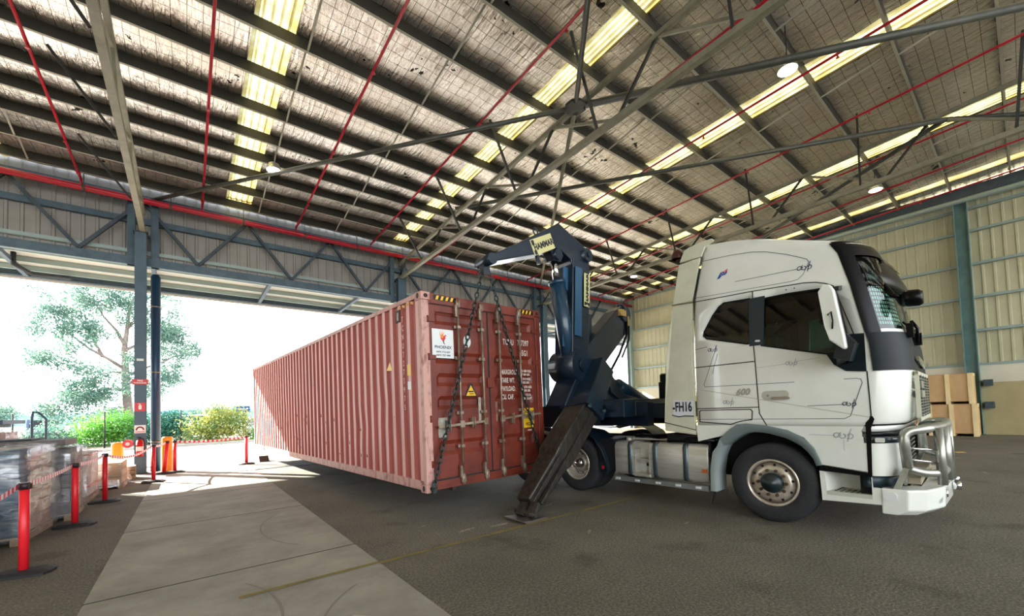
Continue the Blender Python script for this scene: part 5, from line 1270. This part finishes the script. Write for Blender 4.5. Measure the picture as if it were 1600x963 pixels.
chain((sc, 3.95, 3.84), (-5.10, 3.02, .53), 'left lifting chain running down to the lower left container corner', 0.02)
chain((sc, 4.05, 3.84), (-5.10, 5.27, .53), 'right lifting chain crossing the right container door', 0.02)
# ================================================================ STANCHIONS AND TAPE
def stanchion(x, y, rz, label, h=.95, r_=.032, lean=0):
    r = empty('barrier_post', (x, y, 0.0 if not (-.72 < x < 1.6) else .01), rz, label, 'barrier post', 'red barrier posts')
    obj('base', MB().loft([[(a*w_, b*w_, z) for a, b in round_poly(-.24, .24, -.15, .15, .10, 2)] for z, w_ in ((0, 1), (.025, 1), (.05, .72), (.055, .3))], smooth=False), BLACK, r)
    p = obj('post', MB().cyl((0, 0, .05), (lean, 0, h-.06), r_, 18), REDP, r)
    obj('belt_head', MB().cyl((lean, 0, h-.07), (lean, 0, h), r_*1.12, 18).box(lean-.05, lean+.05, -.022, .022, h-.065, h-.01), mat('head_black', '2a1a20', 0.5), r)
    return r
SP = [(-1.37, 6.73), (-1.37, 9.27), (-1.29, 11.50), (-.69, 14.13), (-.55, 15.95), (-.30, 16.05), (1.57, 16.63)]
LB = ['nearest red barrier post, at the bottom left in front of the wrapped cartons', 'second red barrier post from the camera along the wrapped pallets', 'third red barrier post, before the orange-strapped load',
      'red barrier post standing on the slab edge left of the yellow bollard', 'leaning red barrier post right in front of the yellow bollard', 'short red and white post just right of the yellow bollard', 'lone red barrier post near the far end of the container']
for i, ((x, y), l) in enumerate(zip(SP, LB)):
    stanchion(x, y, random.uniform(-.3, .3), l, .97, .040 if i < 3 else .045, lean=.08 if i == 4 else 0)
TW, TRD = mat('tape_white', 'e9dfe2', 0.5), mat('tape_red', 'd8264a', 0.5)
def tape(p, q, label, sag=.03, w_=.055, stripe=.06, twist=0):
    p, q = Vector(p), Vector(q); L = (q-p).length; n = max(4, int(L/stripe)); mb = MB(); d = (q-p)
    def P(t, o, sh=0): return (d*t)+Vector((0, 0, -sag*4*t*(1-t)+o))
    for i in range(n):
        t0, t1 = i/n, (i+1)/n; mb.m = i % 2
        mb.add([P(t0, -w_/2), P(t1, -w_/2), P(min(1, t1+.012*0), w_/2), P(t0, w_/2)], [(0, 1, 2, 3)])
    o = obj('barrier_tape', mb, [TW, TRD], None, p); tag(o, label, 'tape', 'striped barrier tapes'); return o
z_ = .935
obj('canopy_pipe', MB().tube([(-5.2, 23.8, 8.2), (-5.2, 23.8, 7.75), (-4.8, 24.2, 7.55), (-4.0, 25.6, 7.9)], .08, 8), BLACK, cn_)
tape((-1.42, 4.4, .90), (-1.41, 6.69, z_), 'striped tape running from the nearest barrier post off the left edge', .05)
tape((-1.39, 6.78, z_), (-1.39, 9.22, z_), 'striped tape between the nearest and second barrier posts', .02)
tape((-1.38, 9.32, z_), (-1.30, 11.45, z_), 'striped tape between the second and third barrier posts', .03)
tape((-1.29, 11.55, z_), (-.72, 14.08, z_), 'striped tape from the third barrier post to the slab edge post', .14)
tape((-.69, 14.18, z_), (-.50, 15.90, z_), 'striped tape ending at the leaning post by the yellow bollard', .04)
tape((-.27, 16.07, z_), (1.54, 16.63, z_), 'long striped tape sagging towards the lone far barrier post', .05)
def bollard(x, y, h, r_, label):
    r = empty('bollard', (x, y, 0), 0, label, 'bollard')
    obj('post', MB().lathe([(r_, 0), (r_, h-.05), (r_*.8, h-.01), (0, h)], (0, 0, 0), (0, 0, 1), 24), mat('bollard_yellow', 'e8961e', 0.45), r)
    obj('foot_ring', MB().cyl((0, 0, 0), (0, 0, .03), r_+.04, 24), STEELD, r)
bollard(-.49, 16.62, 1.09, .14, 'yellow-orange bollard beside the dark downpipe'); bollard(-1.95, 20.2, .86, .17, 'stout yellow-orange bollard behind the wrapped pallets')

# ================================================================ PALLET LOADS
def pallet(r, w_, d_):
    for k in range(3):
        obj('stringer', MB().box(.02+(w_-.12)*k/2, .10+(w_-.12)*k/2, 0, d_, 0.0, .09), PALW, r)
    n = max(3, int(d_/.17))
    dk = MB().box(0, w_, 0, .11, .09, .11).mesh('deck_board', PALW)
    for k in range(n): link('deck_board', dk, r, (0, (d_-.11)*k/(n-1), 0))
def load(x, y, w_, d_, h, rows, label, body=CARD, front=None, film=True, group=None, name='pallet_load', rz=0.0):
    """pallet with a stack of cartons and a wrap of clear film; (x, y) is the left near corner"""
    r = empty(name, (x, y, 0), rz, label, 'pallet load', group); pallet(r, w_, d_)
    nz, nx, ny = rows; ch = (h-.11)/nz; cw = (w_-.06)/nx; cd = (d_-.06)/ny
    for k in range(nz):
        for i in range(nx):
            for j in range(ny):
                if 0 < i < nx-1 and 0 < j < ny-1 and k < nz-1: continue
                o = obj('carton', MB().box(.03+i*cw+.004, .03+(i+1)*cw-.006, .03+j*cd+.004, .03+(j+1)*cd-.006, .112+k*ch, .11+(k+1)*ch-.006), front if (front and j == 0) else body, r, bev=.006)
    if film:
        rings = []; N = 36
        for k in range(9):
            z = .05+(h-.03)*k/8; g = .015+.02*random.random(); ring_ = []
            for i in range(N):
                t = i/N*4; sd = int(t); f = t-sd
                px_, py_ = ((f*w_, 0), (w_, f*d_), (w_-f*w_, d_), (0, d_-f*d_))[sd]
                nx_, ny_ = px_/w_-.5, py_/d_-.5
                e = g + noise.noise(Vector((px_*4+x, py_*4+y, z*5)))*.035
                ring_.append((px_+nx_*e*2, py_+ny_*e*2, z))
            rings.append(ring_)
        top = [(w_/2+(p[0]-w_/2)*.55, d_/2+(p[1]-d_/2)*.55, h+.045+noise.noise(Vector((p[0]*5, p[1]*5, x)))*.05) for p in rings[-1]]
        rings.append(top)
        obj('stretch_film', MB().loft(rings, cap=False), FILM, r)
        ms = MB(); c = [(w_/2+(p[0]-w_/2)*.55, d_/2+(p[1]-d_/2)*.55, p[2]) for p in top]
    return r
TEALC = mat('carton_teal', '2f4b5c', 0.8, col2='20384a', nscale=2, stretch=(.5, .5, 5))
KRAFT = mat('kraft_pale', 'b59a86', 0.8, col2='8c7468', nscale=4, stretch=(1, 1, 2))
load(-2.95, 6.55, 1.12, 1.2, .62, (3, 3, 3), 'low film-wrapped pallet at the very left edge by the nearest barrier post', mat('carton_white', 'c9cbd2', 0.7, col2='a9a5b5', nscale=9))
load(-2.92, 8.42, 1.20, 1.25, 1.27, (6, 2, 3), 'tall film-wrapped pallet with dark teal front behind the nearest barrier post', KRAFT, TEALC, rz=-.07)
load(-4.25, 8.45, 1.20, 1.05, 1.20, (6, 2, 2), 'tall wrapped pallet with dark front cut by the left edge of view', KRAFT, TEALC)
load(-2.62, 9.85, 1.14, 1.05, 1.18, (5, 2, 3), 'film-wrapped pallet with a flat board on top beside the second barrier post', KRAFT, mat('carton_greybrown', '5d5a5c', 0.8))
o = obj('flat_board', MB().box(-2.9, -1.55, 9.7, 10.6, 1.235, 1.33), mat('board_grey', '6d645f', 0.7, col2='4f4a49', nscale=4)); tag(recentre(o), 'long flat grey-brown board lying on a wrapped pallet', 'board')
o = obj('black_board', MB().box(-2.95, -1.95, 9.9, 10.7, 1.335, 1.36), BLACK); tag(recentre(o), 'thin black sheet lying on top of the long flat board', 'board')
r = load(-2.62, 11.75, 1.08, 1.35, .98, (1, 1, 1), 'white crate with orange straps and film between the second and third posts', mat('carton_offwhite', 'cfc3bd', 0.7, col2='b8a29c', nscale=5))
obj('strap', MB().box(-.005, 1.09, -.006, .02, .93, .955).box(1.06, 1.085, 0, 1.35, .93, .955).box(1.065, 1.085, 0, 1.35, .30, .325).box(-.01, 1.09, -.012, .0, .30, .325).box(.25, .29, -.012, 1.36, .985, .99), mat('orange_strap', 'e0622c', 0.5), r)
r = load(-2.35, 13.55, 1.15, 1.2, .62, (3, 1, 2), 'low wrapped stack of timber crates behind the third barrier post', mat('crate_tan', 'b08a5c', 0.8, col2='94714a', nscale=4))
obj('strap', MB().box(.2, .9, -.01, 0, .40, .43), mat('orange_strap', 'e0622c', 0.5), r)
r = empty('timber_stack', (-1.82, 15.45, 0), 0.05, 'small stack of grey-brown timber blocks at the foot of the signed column', 'timber stack')
for k in range(3):
    for i in range(2): obj('timber_block', MB().box(i*.36, i*.36+.33, 0, .5, .12*k, .12*k+.11), mat('weathered_timber', '8d7b68', 0.8, col2='6f604f', nscale=5), r, bev=.01)
load(-4.35, 13.2, 1.35, 1.2, 1.45, (4, 2, 2), 'brown stack with white film standing behind the front row of pallets', mat('carton_brown', '8d5f4c', 0.8, col2='74503f', nscale=3))
o = obj('dark_lid', MB().box(-4.5, -2.95, 13.0, 14.5, 1.62, 1.70).box(-4.35, -3.1, 13.2, 14.2, 1.55, 1.62), mat('lid_blue', '2e4658', 0.6)); tag(recentre(o), 'dark blue slab lying on the rear brown stack', 'slab')
o = obj('bent_rail', MB().tube([(-2.95, 15, 0), (-2.95, 15, 1.75), (-2.93, 15, 1.9), (-2.85, 15, 1.88), (-2.72, 15, 1.72), (-2.72, 15, 0)], .025, 8), mat('rail_teal', '1d4358', 0.4)); tag(recentre(o), 'bent dark tube rail rising behind the wrapped pallets', 'rail')

# ================================================================ WOODEN CRATES (right)
def crate(x, y, z, w_, d_, h, label):
    """w_ along y (seen face towards -x), origin low near-right corner"""
    r = empty('wooden_crate', (x, y, z), 0, label, 'crate', 'wooden crates by the right wall')
    obj('ply_body', MB().box(.03, d_-.03, .02, w_-.02, .10, h-.01), PLY, r)
    for k in range(3):
        y0 = [.0, w_/2-.06, w_-.12][k]
        obj('batten', MB().box(-.03, .035, y0, y0+.12, 0, h), WOOD, r); obj('batten', MB().box(d_-.035, d_, y0, y0+.12, 0, h), WOOD, r)
        obj('skid', MB().box(.035, d_-.035, y0, y0+.12, 0, .08), WOOD, r)
    for k in range(3):
        x0 = .04+(d_-.2)*k/2; obj('end_batten', MB().box(x0, x0+.12, -.015, .02, .0, h), WOOD, r)
    obj('end_rail', MB().box(0, d_, -.02, .02, h-.12, h), WOOD, r)
    obj('lid', MB().box(0, d_, 0, w_, h-.012, h), PLY, r)
    return r
XC = 22.95
crate(XC, 1.20, 0, 1.30, 1.15, 1.22, 'lower pale wooden crate against the wall left of the teal column')
crate(XC, 1.26, 1.22, 1.30, 1.15, 1.16, 'upper pale wooden crate stacked left of the teal column')
crate(XC+.1, 2.68, 0, 1.30, 1.15, 1.20, 'lower orange-tinted crate half hidden behind the bull bar')
crate(XC+.1, 2.74, 1.2, 1.30, 1.15, 1.10, 'upper orange-tinted crate half hidden behind the truck nose')
o = obj('wall_conduit', MB().tube([(24.2, 3.3, 2.1), (24.2, 3.3, 2.95), (24.2, 3.42, 3.0), (24.2, 3.5, 2.9)], .03, 8).tube([(24.2, 3.15, 2.1), (24.2, 3.15, 2.9)], .02, 8), GIRT); tag(o, 'thin pale conduit on the wall just above the crates', 'conduit')
o = obj('dropped_leaf', MB().add([(16.3, 1.25, .006), (16.55, 1.1, .006), (16.75, 1.2, .01), (16.6, 1.35, .006)], [(0, 1, 2, 3)]), mat('leaf_tan', 'd9a860', 0.8)); tag(recentre(o), 'small tan scrap lying on the asphalt ahead of the bull bar', 'scrap')

# ================================================================ OUTSIDE
GR = mat('outside_asphalt', '8f8f90', 0.9, col2='7c7c7e', nscale=.2)
struct(obj('ground', MB().box(-400, 400, 31, 900, -.35, -.01), GR))
SOIL = mat('bark_mulch', '7d6c58', 0.95, col2='5b4e40', nscale=6)
o = struct(obj('garden_bed', MB().box(-60, 60, 31.3, 37, -.2, .10), SOIL))
o = struct(obj('kerb', MB().box(-60, 60, 31.0, 31.28, -.1, .15), SUNC))
for k in range(70):
    x = -9+k*.24+random.uniform(-.05, .05); s_ = random.uniform(.07, .15)
    mb = MB(); rr = [[(math.cos(a)*s_*w_*random.uniform(.8, 1.1), math.sin(a)*s_*w_*.7*random.uniform(.8, 1.1), z*s_) for a in [i*PI/3.5 for i in range(7)]] for z, w_ in ((0, .9), (.4, 1), (.9, .5))]
    obj('rock', mb.loft(rr, smooth=False), mat('rock_grey', 'a59b8f', 0.9, col2='83796d', nscale=5), o, (x, 31.5+random.uniform(-.05, .15), .08 if False else .10))
def leafcloud(blobs, n, size, seed):
    rd = random.Random(seed); mb = MB(); tot = sum(b[3]**2*b[4] for b in blobs)
    for (x, y, z, r_, dens) in blobs:
        for _ in range(int(n*r_**2*dens/tot)):
            v = Vector((rd.gauss(0, .55), rd.gauss(0, .55), rd.gauss(0, .5)))
            if v.length > 1.7: v *= 1.2/v.length
            c = Vector((x, y, max(z+v.z*r_, .06)))+Vector((v.x*r_, v.y*r_, 0))
            a = Vector((rd.uniform(-1, 1), rd.uniform(-1, 1), rd.uniform(-1, 1))).normalized(); b = a.orthogonal().normalized(); s_ = size*rd.uniform(.6, 1.3)
            mb.add([c-a*s_, c+b*s_*.45, c+a*s_, c-b*s_*.45], [(0, 1, 2, 3)])
    return mb
def leafmat(name, c1, c2):
    m = mat(name, c1, .6, col2=c2, nscale=1.2); t = m.node_tree; b = t.nodes['Principled BSDF']
    tr = t.nodes.new('ShaderNodeBsdfTranslucent'); mx = t.nodes.new('ShaderNodeMixShader'); mx.inputs[0].default_value = .4
    t.links.new(b.inputs['Base Color'].links[0].from_socket, tr.inputs[0]); o = t.nodes['Material Output']
    t.links.new(b.outputs[0], mx.inputs[1]); t.links.new(tr.outputs[0], mx.inputs[2]); t.links.new(mx.outputs[0], o.inputs[0]); return m
LEAF = leafmat('gum_leaf', '41685f', '74907a'); LEAFB = leafmat('bush_leaf', '4f7a48', 'b0a83c'); LEAFG = leafmat('bright_leaf', '4f8f3a', '7fb848'); LEAFD = leafmat('blue_leaf', '2d6a5c', '3f8060')
BARK = mat('pale_bark', '8d7f78', .8, col2='6f625c', nscale=5)
t = empty('gum_tree', (-3.4, 42, 0), 0, 'tall spreading gum tree outside behind the signed column', 'tree')
R0 = Vector((-3.4, 42, 0))
def br(name, pts, r0_, r1_, par=t):
    pts = [Vector((x, 42+dy, z))-R0 for x, z, dy in pts]; n = len(pts)
    return obj(name, MB().tube(pts, 0, 8, radii=[r0_+(r1_-r0_)*i/(n-1) for i in range(n)]), BARK, par)
br('trunk', [(-3.35, 0, 0), (-3.45, 2, .1), (-3.6, 4, 0), (-3.65, 5.6, 0), (-3.72, 7.1, .1), (-3.62, 8.2, .2), (-3.5, 9.8, .3), (-3.2, 11.2, .2)], .34, .06)
for P in ([(-3.65, 5.5, 0), (-4.5, 6.2, -.3), (-5.5, 6.9, -.4), (-6.3, 7.7, -.3), (-7.0, 8.3, 0)], [(-4.85, 6.4, -.3), (-5.2, 7.2, .3), (-5.7, 8.4, .5), (-5.9, 9.6, .5)], [(-3.7, 7.4, 0), (-4.2, 8.5, .5), (-4.9, 9.5, .6), (-5.4, 10.6, .4)],
          [(-3.6, 7.0, 0), (-3.0, 7.5, .4), (-2.1, 8.2, .5), (-1.2, 9.0, .2)], [(-3.6, 5.0, 0), (-2.6, 5.6, -.4), (-1.5, 6.1, -.5), (-.6, 6.8, -.2)], [(-3.55, 3.9, 0), (-4.4, 4.1, .4), (-5.4, 3.9, .5), (-6.1, 3.7, .3)], [(-3.6, 8.6, .2), (-3.0, 9.6, .6), (-2.6, 10.8, .7)], [(-3.55, 4.4, .0), (-3.0, 4.8, .6), (-2.0, 4.6, .6), (-1.1, 4.2, .4)], [(-3.6, 5.2, 0), (-4.3, 5.3, -.2), (-5.0, 5.1, -.3)]):
    br('branch', P, .12, .025)
rd = random.Random(3)
blobs = []
for x, z, r_, k_ in ((-6.9, 9.9, 1.2, 9), (-5.6, 10.9, 1.4, 10), (-4.2, 11.5, 1.4, 10), (-2.9, 11.3, 1.5, 10), (-1.8, 10.6, 1.5, 10), (-7.2, 8.6, 1.1, 8), (-8.1, 6.3, .5, 3), (-7.2, 6.9, .9, 6), (-6.0, 8.6, 1.2, 7), (-5.0, 9.6, 1.3, 8),
                     (-3.4, 10.1, 1.3, 7), (-1.6, 9.1, 1.4, 11), (-.7, 8.4, 1.2, 12), (-.3, 7.4, .9, 11), (-.9, 6.5, 1.0, 8), (-1.3, 5.3, .8, 6), (-.7, 4.7, .7, 6), (-6.2, 4.4, .9, 7), (-5.5, 3.6, .9, 7), (-6.8, 2.8, 1.0, 7), (-4.7, 2.9, 1.0, 7), (-6.3, 5.7, .6, 3), (-4.9, 5.2, .7, 3), (-4.5, 1.9, 1, 4), (-2.3, 7.9, .9, 5), (-4.2, 4.3, .8, 5), (-6.7, 1.8, 1.0, 5), (-2.2, 3.8, .8, 5), (-4.6, 7.6, 1.2, 4), (-2.9, 6.3, .9, 3), (-5.6, 7.4, .8, 3)):
    for _ in range(k_): blobs.append((x+rd.uniform(-1, 1)*r_+3.4, rd.uniform(-1.5, 1.5), z+rd.uniform(-.8, .8)*r_, rd.uniform(.35, .75), rd.uniform(.4, 1)))
fo = obj('foliage', leafcloud(blobs, 34000, .10, 5), LEAF, t); fo['kind'] = 'stuff'
def shrub(name, x, y, z0, blobs, n, m, label, size=.09, stems=3):
    r = empty(name, (x, y, z0), 0, label, 'shrub')
    o = obj('foliage', leafcloud(blobs, n, size, int(abs(x)*7+y)), m, r); o['kind'] = 'stuff'
    for k in range(stems): obj('stem', MB().tube([(0, 0, 0), (.2*(k-1), .1, .6), (.45*(k-1), .15, 1.3)], .03, 5), BARK, r)
shrub('golden_shrub', 1.5, 32.4, .1, [(-1.0, 0, .8, .9, 1), (-.3, .2, 1.2, 1.0, 1), (.5, 0, 1.3, 1.0, 1.2), (.1, .1, 1.9, .6, 1), (1.1, 0, .8, .9, 1), (1.2, .2, 1.5, .7, 1), (0, -.3, .6, 1.0, 1)], 5200, LEAFB, 'yellow-green shrub with loose twigs between the fence post and the container')
shrub('bright_shrub', -1.1, 35.2, .1, [(-.6, 0, .8, .9, 1), (.1, 0, 1.0, 1, 1), (.8, 0, .9, .9, 1), (.3, .2, 1.6, .6, 1)], 6000, LEAFD, 'dense dark green shrub just right of the downpipe')
shrub('bright_shrub', -3.7, 36.2, .1, [(-.9, 0, .8, .9, 1), (0, 0, 1.0, 1, 1), (.7, 0, 1.2, .9, 1)], 6000, LEAFG, 'bright green shrub around the foot of the gum tree')
shrub('low_shrub', 3.9, 32.1, .1, [(0, 0, .35, .5, 1), (.5, 0, .3, .4, 1)], 1500, LEAFG, 'small low green bush close to the far container corner', stems=1)
shrub('low_shrub', -6.5, 36, .1, [(-.8, 0, .5, .7, 1), (.3, 0, .6, .8, 1)], 2500, LEAF, 'grey-green bush left of the gum tree near the parked cars', stems=1)
shrub('far_bush', 34.5, 40, 0, [(0, 0, 1.6, 1.8, 1), (2.2, 0, 1.2, 1.6, 1), (-1.8, 0, 1.0, 1.4, 1), (.8, .3, 2.6, 1.3, 1)], 5000, LEAFB, 'pale green bush seen through the gap between container and crane', .13)
shrub('distant_tree', -26, 110, 0, [(0, 0, 3.2, 2.2, 1), (1.5, 0, 3.8, 1.7, 1), (-2, 0, 2.9, 1.6, 1)], 2500, LEAF, 'small distant tree on the skyline at the far left', .22)
shrub('distant_tree', 3.6, 120, 0, [(0, 0, 2.6, 2.4, 1), (3, 0, 2.9, 2.2, 1), (6, 0, 3.4, 1.8, 1), (-3, 0, 2.4, 2.2, 1)], 4000, LEAF, 'distant clump of trees on the skyline beyond the golden shrub', .22)
# fence
f = empty('wire_fence', (0, 33.2, .1), 0, 'dark wire fence with thin posts along the garden bed', 'fence')
pmf = MB().cyl((0, 0, 0), (0, 0, 2.1), .035, 8).mesh('fence_post', BLACK)
for x in (-24.5, -21, -17.6, -14.1, -10.7, -7.2, -3.75, -.33, 3.1, 6.5, 10, 13.5, 17, 20.5, 24, 27.5, 31): link('fence_post', pmf, f, (x, 0, 0))
for z in (.15, 1.0, 1.5, 2.05): obj('wire', MB().beam((-24.5, 0, z), (31, 0, z), .012, .012), BLACK, f)
def car(x, y, rz, body, label, van=False, ute=False):
    r = empty('parked_car', (x, y, 0), rz, label, 'car')
    P = [(-2.2, .35), (-2.25, .8), (-2.1, 1.0), (-1.75, 1.05), (-1.3, 1.6), (.5, 1.65), (1.1, 1.1), (2.0, .95), (2.25, .75), (2.25, .35)]
    if van: P = [(-2.3, .35), (-2.35, 1.2), (-2.2, 1.95), (.9, 1.98), (1.6, 1.25), (2.25, 1.05), (2.35, .7), (2.35, .35)]
    if ute: P = [(-2.5, .45), (-2.5, 1.05), (-.75, 1.05), (-.6, 1.65), (.55, 1.68), (1.15, 1.12), (2.2, 1.0), (2.35, .8), (2.35, .45)]
    obj('body', MB().prism(P, lambda a, b, d: (a, d, b), -.87, .87), body, r, bev=.08)
    wg = MB()
    wn = [(-1.2, 1.12), (-1.0, 1.5), (.4, 1.54), (.85, 1.12)] if not van else [(-.2, 1.25), (-.2, 1.75), (.85, 1.78), (1.3, 1.25)]
    if ute: wn = [(-.55, 1.15), (-.45, 1.55), (.45, 1.58), (.9, 1.15)]
    for s_ in (-1, 1): obj('window', MB().prism(wn, lambda a, b, d: (a, d, b), .875*s_, .86*s_), BLK, r)
    fx_ = [(1.02, 1.17), (.56, 1.6)] if not van else [(1.52, 1.32), (.98, 1.88)]
    obj('windscreen', MB().add([(fx_[0][0]+.04, -.72, fx_[0][1]), (fx_[0][0]+.04, .72, fx_[0][1]), (fx_[1][0]+.04, .65, fx_[1][1]), (fx_[1][0]+.04, -.65, fx_[1][1])], [(0, 1, 2, 3)]), BLK, r)
    for sx_ in (-1.4, 1.4):
        for s_ in (-1, 1): obj('wheel', MB().cyl((sx_, s_*.9, .34), (sx_, s_*.68, .34), .34, 18), TYRE, r)
    obj('bumper', MB().box(2.2, 2.38, -.85, .85, .4, .65), mat('car_trim', '30363c', .5), r)
    obj('headlight', MB().box(2.2, 2.30, -.82, -.5, .72, .88), SIGNW, r); obj('headlight', MB().box(2.2, 2.30, .5, .82, .72, .88), SIGNW, r)
    obj('grille', MB().box(2.24, 2.29, -.45, .45, .70, .86), BLK, r)
WCAR = mat('car_white', 'e4e8ec', .25); NAVY = mat('car_navy', '1d3a5c', .25)
car(-8.3, 45.5, -PI/2+.15, NAVY, 'dark navy off-roader parked left of the gum tree', van=True)
car(-6.1, 50.5, PI-.1, WCAR, 'white utility parked behind the gum tree branches', ute=True); car(.15, 43, -PI/2+.5, WCAR, 'white van parked between the dark post and the golden shrub', van=True)
car(4.2, 44, -PI/2+.3, WCAR, 'white car parked beside the far container edge'); car(4.9, 38.6, -PI/2+.2, NAVY, 'dark blue car nosing out beside the far container edge')
s_ = empty('blue_sign', (3.4, 38, 0), 0, 'blue direction sign on a thin post near the far container corner', 'sign')
obj('post', MB().cyl((0, 0, 0), (0, 0, 2.4), .03, 8), BLACK, s_); o = obj('board', MB().box(-.45, .45, -.05, -.02, 2.0, 2.5), mat('sign_blue', '12467a', .4), s_)
mb = MB(); strip_mb(mb, [(-.34, 2.28), (-.12, 2.26)], .07, lambda a, b: (a, -.056, b)); strip_mb(mb, [(-.06, 2.27), (.12, 2.27)], .07, lambda a, b: (a, -.056, b)); strip_mb(mb, [(.24, 2.30), (.30, 2.30)], .09, lambda a, b: (a, -.056, b)); strip_mb(mb, [(.08, 2.10), (.2, 2.10)], .04, lambda a, b: (a, -.056, b)); obj('lettering', mb, SIGNW, o)
for i_, (x, y, h) in enumerate(((2.0, 80, 4.6), (2.9, 84, 4.2), (-12, 95, 4.5))):
    l_ = empty('light_pole', (x, y, 0), 0, 'thin pale light pole on the skyline, %s' % ('left of the golden shrub tips', 'just behind the golden shrub tips', 'far left beyond the cars')[i_], 'pole')
    obj('pole', MB().cyl((0, 0, 0), (0, 0, h), .09, 8), SIGNW, l_); obj('head', MB().box(-.4, .4, -.1, .1, h, h+.08), SIGNW, l_)
# low white building edge and orange kit seen behind the trailer
o = empty('orange_barrier', (30.5, 25.5, 0), 0, 'orange-red and white barrier boards seen under the crane deck', 'barrier')
for k in range(4):
    for j in range(3): obj('board', MB().box(-4+k*2, -2.2+k*2, -.03, .03, .25+j*.35, .45+j*.35), mat('barrier_orange', 'e8784a', .5) if j % 2 == 0 else SIGNW, o)
    obj('leg', MB().box(-4+k*2, -3.92+k*2, -.2, .2, 0, 1.2), SIGNW, o)
# hills: far wooded ridge
HILL = mat('hazed_forest', '7fa3b0', 1.0, col2='6a93a4', nscale=.01, spec=0)  # blue haze of distance mixed into the forest colour
mb = MB(); N = 160; v = []
for i in range(N+1):
    x = -2500+5500*i/N
    h = 36+9*noise.noise(Vector((x*.0016, 0, 0)))+4*noise.noise(Vector((x*.008, 3, 0)))+1.6*noise.noise(Vector((x*.05, 5, 0)))
    v += [(x, 1500, -5), (x, 1500+60, h*.8), (x, 1700, h), (x, 2100, -5)]
mb.add(v, [(i*4+k, (i+1)*4+k, (i+1)*4+k+1, i*4+k+1) for i in range(N) for k in range(3)])
struct(obj('hills', mb, HILL))
mb = MB(); v = []
for i in range(N+1):
    x = -1400+3000*i/N
    h = 9+2.5*noise.noise(Vector((x*.01, 9, 0)))+2.2*noise.noise(Vector((x*.06, 1, 0)))
    v += [(x, 480, -.5), (x, 495, h), (x, 560, -.5)]
mb.add(v, [(i*3+k, (i+1)*3+k, (i+1)*3+k+1, i*3+k+1) for i in range(N) for k in range(2)])
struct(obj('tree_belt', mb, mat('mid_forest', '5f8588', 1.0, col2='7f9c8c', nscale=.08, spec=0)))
# ================================================================ separate the loose pieces of a few multi-piece parts
EACH = {'lower_side_panel', 'side_window', 'rear_quarter_window', 'side_fairing', 'roof_fairing', 'tank_strap', 'main_beam', 'axle', 'strut', 'upright_plate',
        'wheel_arch_trim', 'mudguard', 'chassis', 'seat_cushion', 'edge_marks', 'warning_label', 'rod', 'wheel_nut', 'vent_hole', 'wall_panel', 'mud_flap', 'roof_bolts', 'toolbox', 'air_hoses', 'disc',
        'marker_lamps', 'rail_reflector', 'nose_chrome_bar', 'cross_box', 'hydraulic_hose', 'arm_hose', 'brass_fitting', 'hanger', 'collar_bolt', 'bolt_row', 'foot_lug', 'leg_rail', 'lamp_row', 'arm', 'aperture'}
TINY = {'hazard_stripes', 'tread_studs', 'floor_scuffs', 'skid_marks', 'rust_scrapes', 'painted_line', 'screen_shade', 'lower_grille', 'nose_grille', 'grille_badge', 'tread_groove', 'tread_bar', 'gasket', 'flag_stars', 'pinstripes', 'faded_pinstripes', 'panel_joints', 'floor_frame', 'lettering', 'door_stencil', 'side_stencil', 'sprinkler_head', 'step_recess', 'window_rubber', 'wiper', 'mirror_hook', 'flame_bird', 'hazard_backing', 'bracket'}
def islands(me):
    par = list(range(len(me.vertices)))
    def find(a):
        while par[a] != a: par[a] = par[par[a]]; a = par[a]
        return a
    for p in me.polygons:
        vs = list(p.vertices); r = find(vs[0])
        for q in vs[1:]: par[find(q)] = r
    g = {}
    for p in me.polygons: g.setdefault(find(p.vertices[0]), []).append(p)
    return list(g.values())
for o in list(COL.objects):
    if o.type != 'MESH': continue
    base = o.name.split('.')[0]
    if base in TINY and o.parent is not None: o['kind'] = 'stuff'
    if base not in EACH or o.data.users > 1 or o.parent is None: continue
    gs = islands(o.data)
    if len(gs) < 2 or len(gs) > 40: continue
    kids = list(o.children); mats_ = list(o.data.materials)
    for gi, ps in enumerate(gs):
        mb = MB(); mp_ = {}
        for p in ps:
            for v in p.vertices:
                if v not in mp_: mp_[v] = len(mb.v); mb.v.append(tuple(o.data.vertices[v].co))
            mb.f.append([mp_[v] for v in p.vertices]); mb.mi.append(p.material_index); mb.sm.append(p.use_smooth)
        me = mb.mesh(base, mats_)
        if gi == 0: first = me; continue
        c = o.copy(); c.data = me; COL.objects.link(c)
    o.data = first
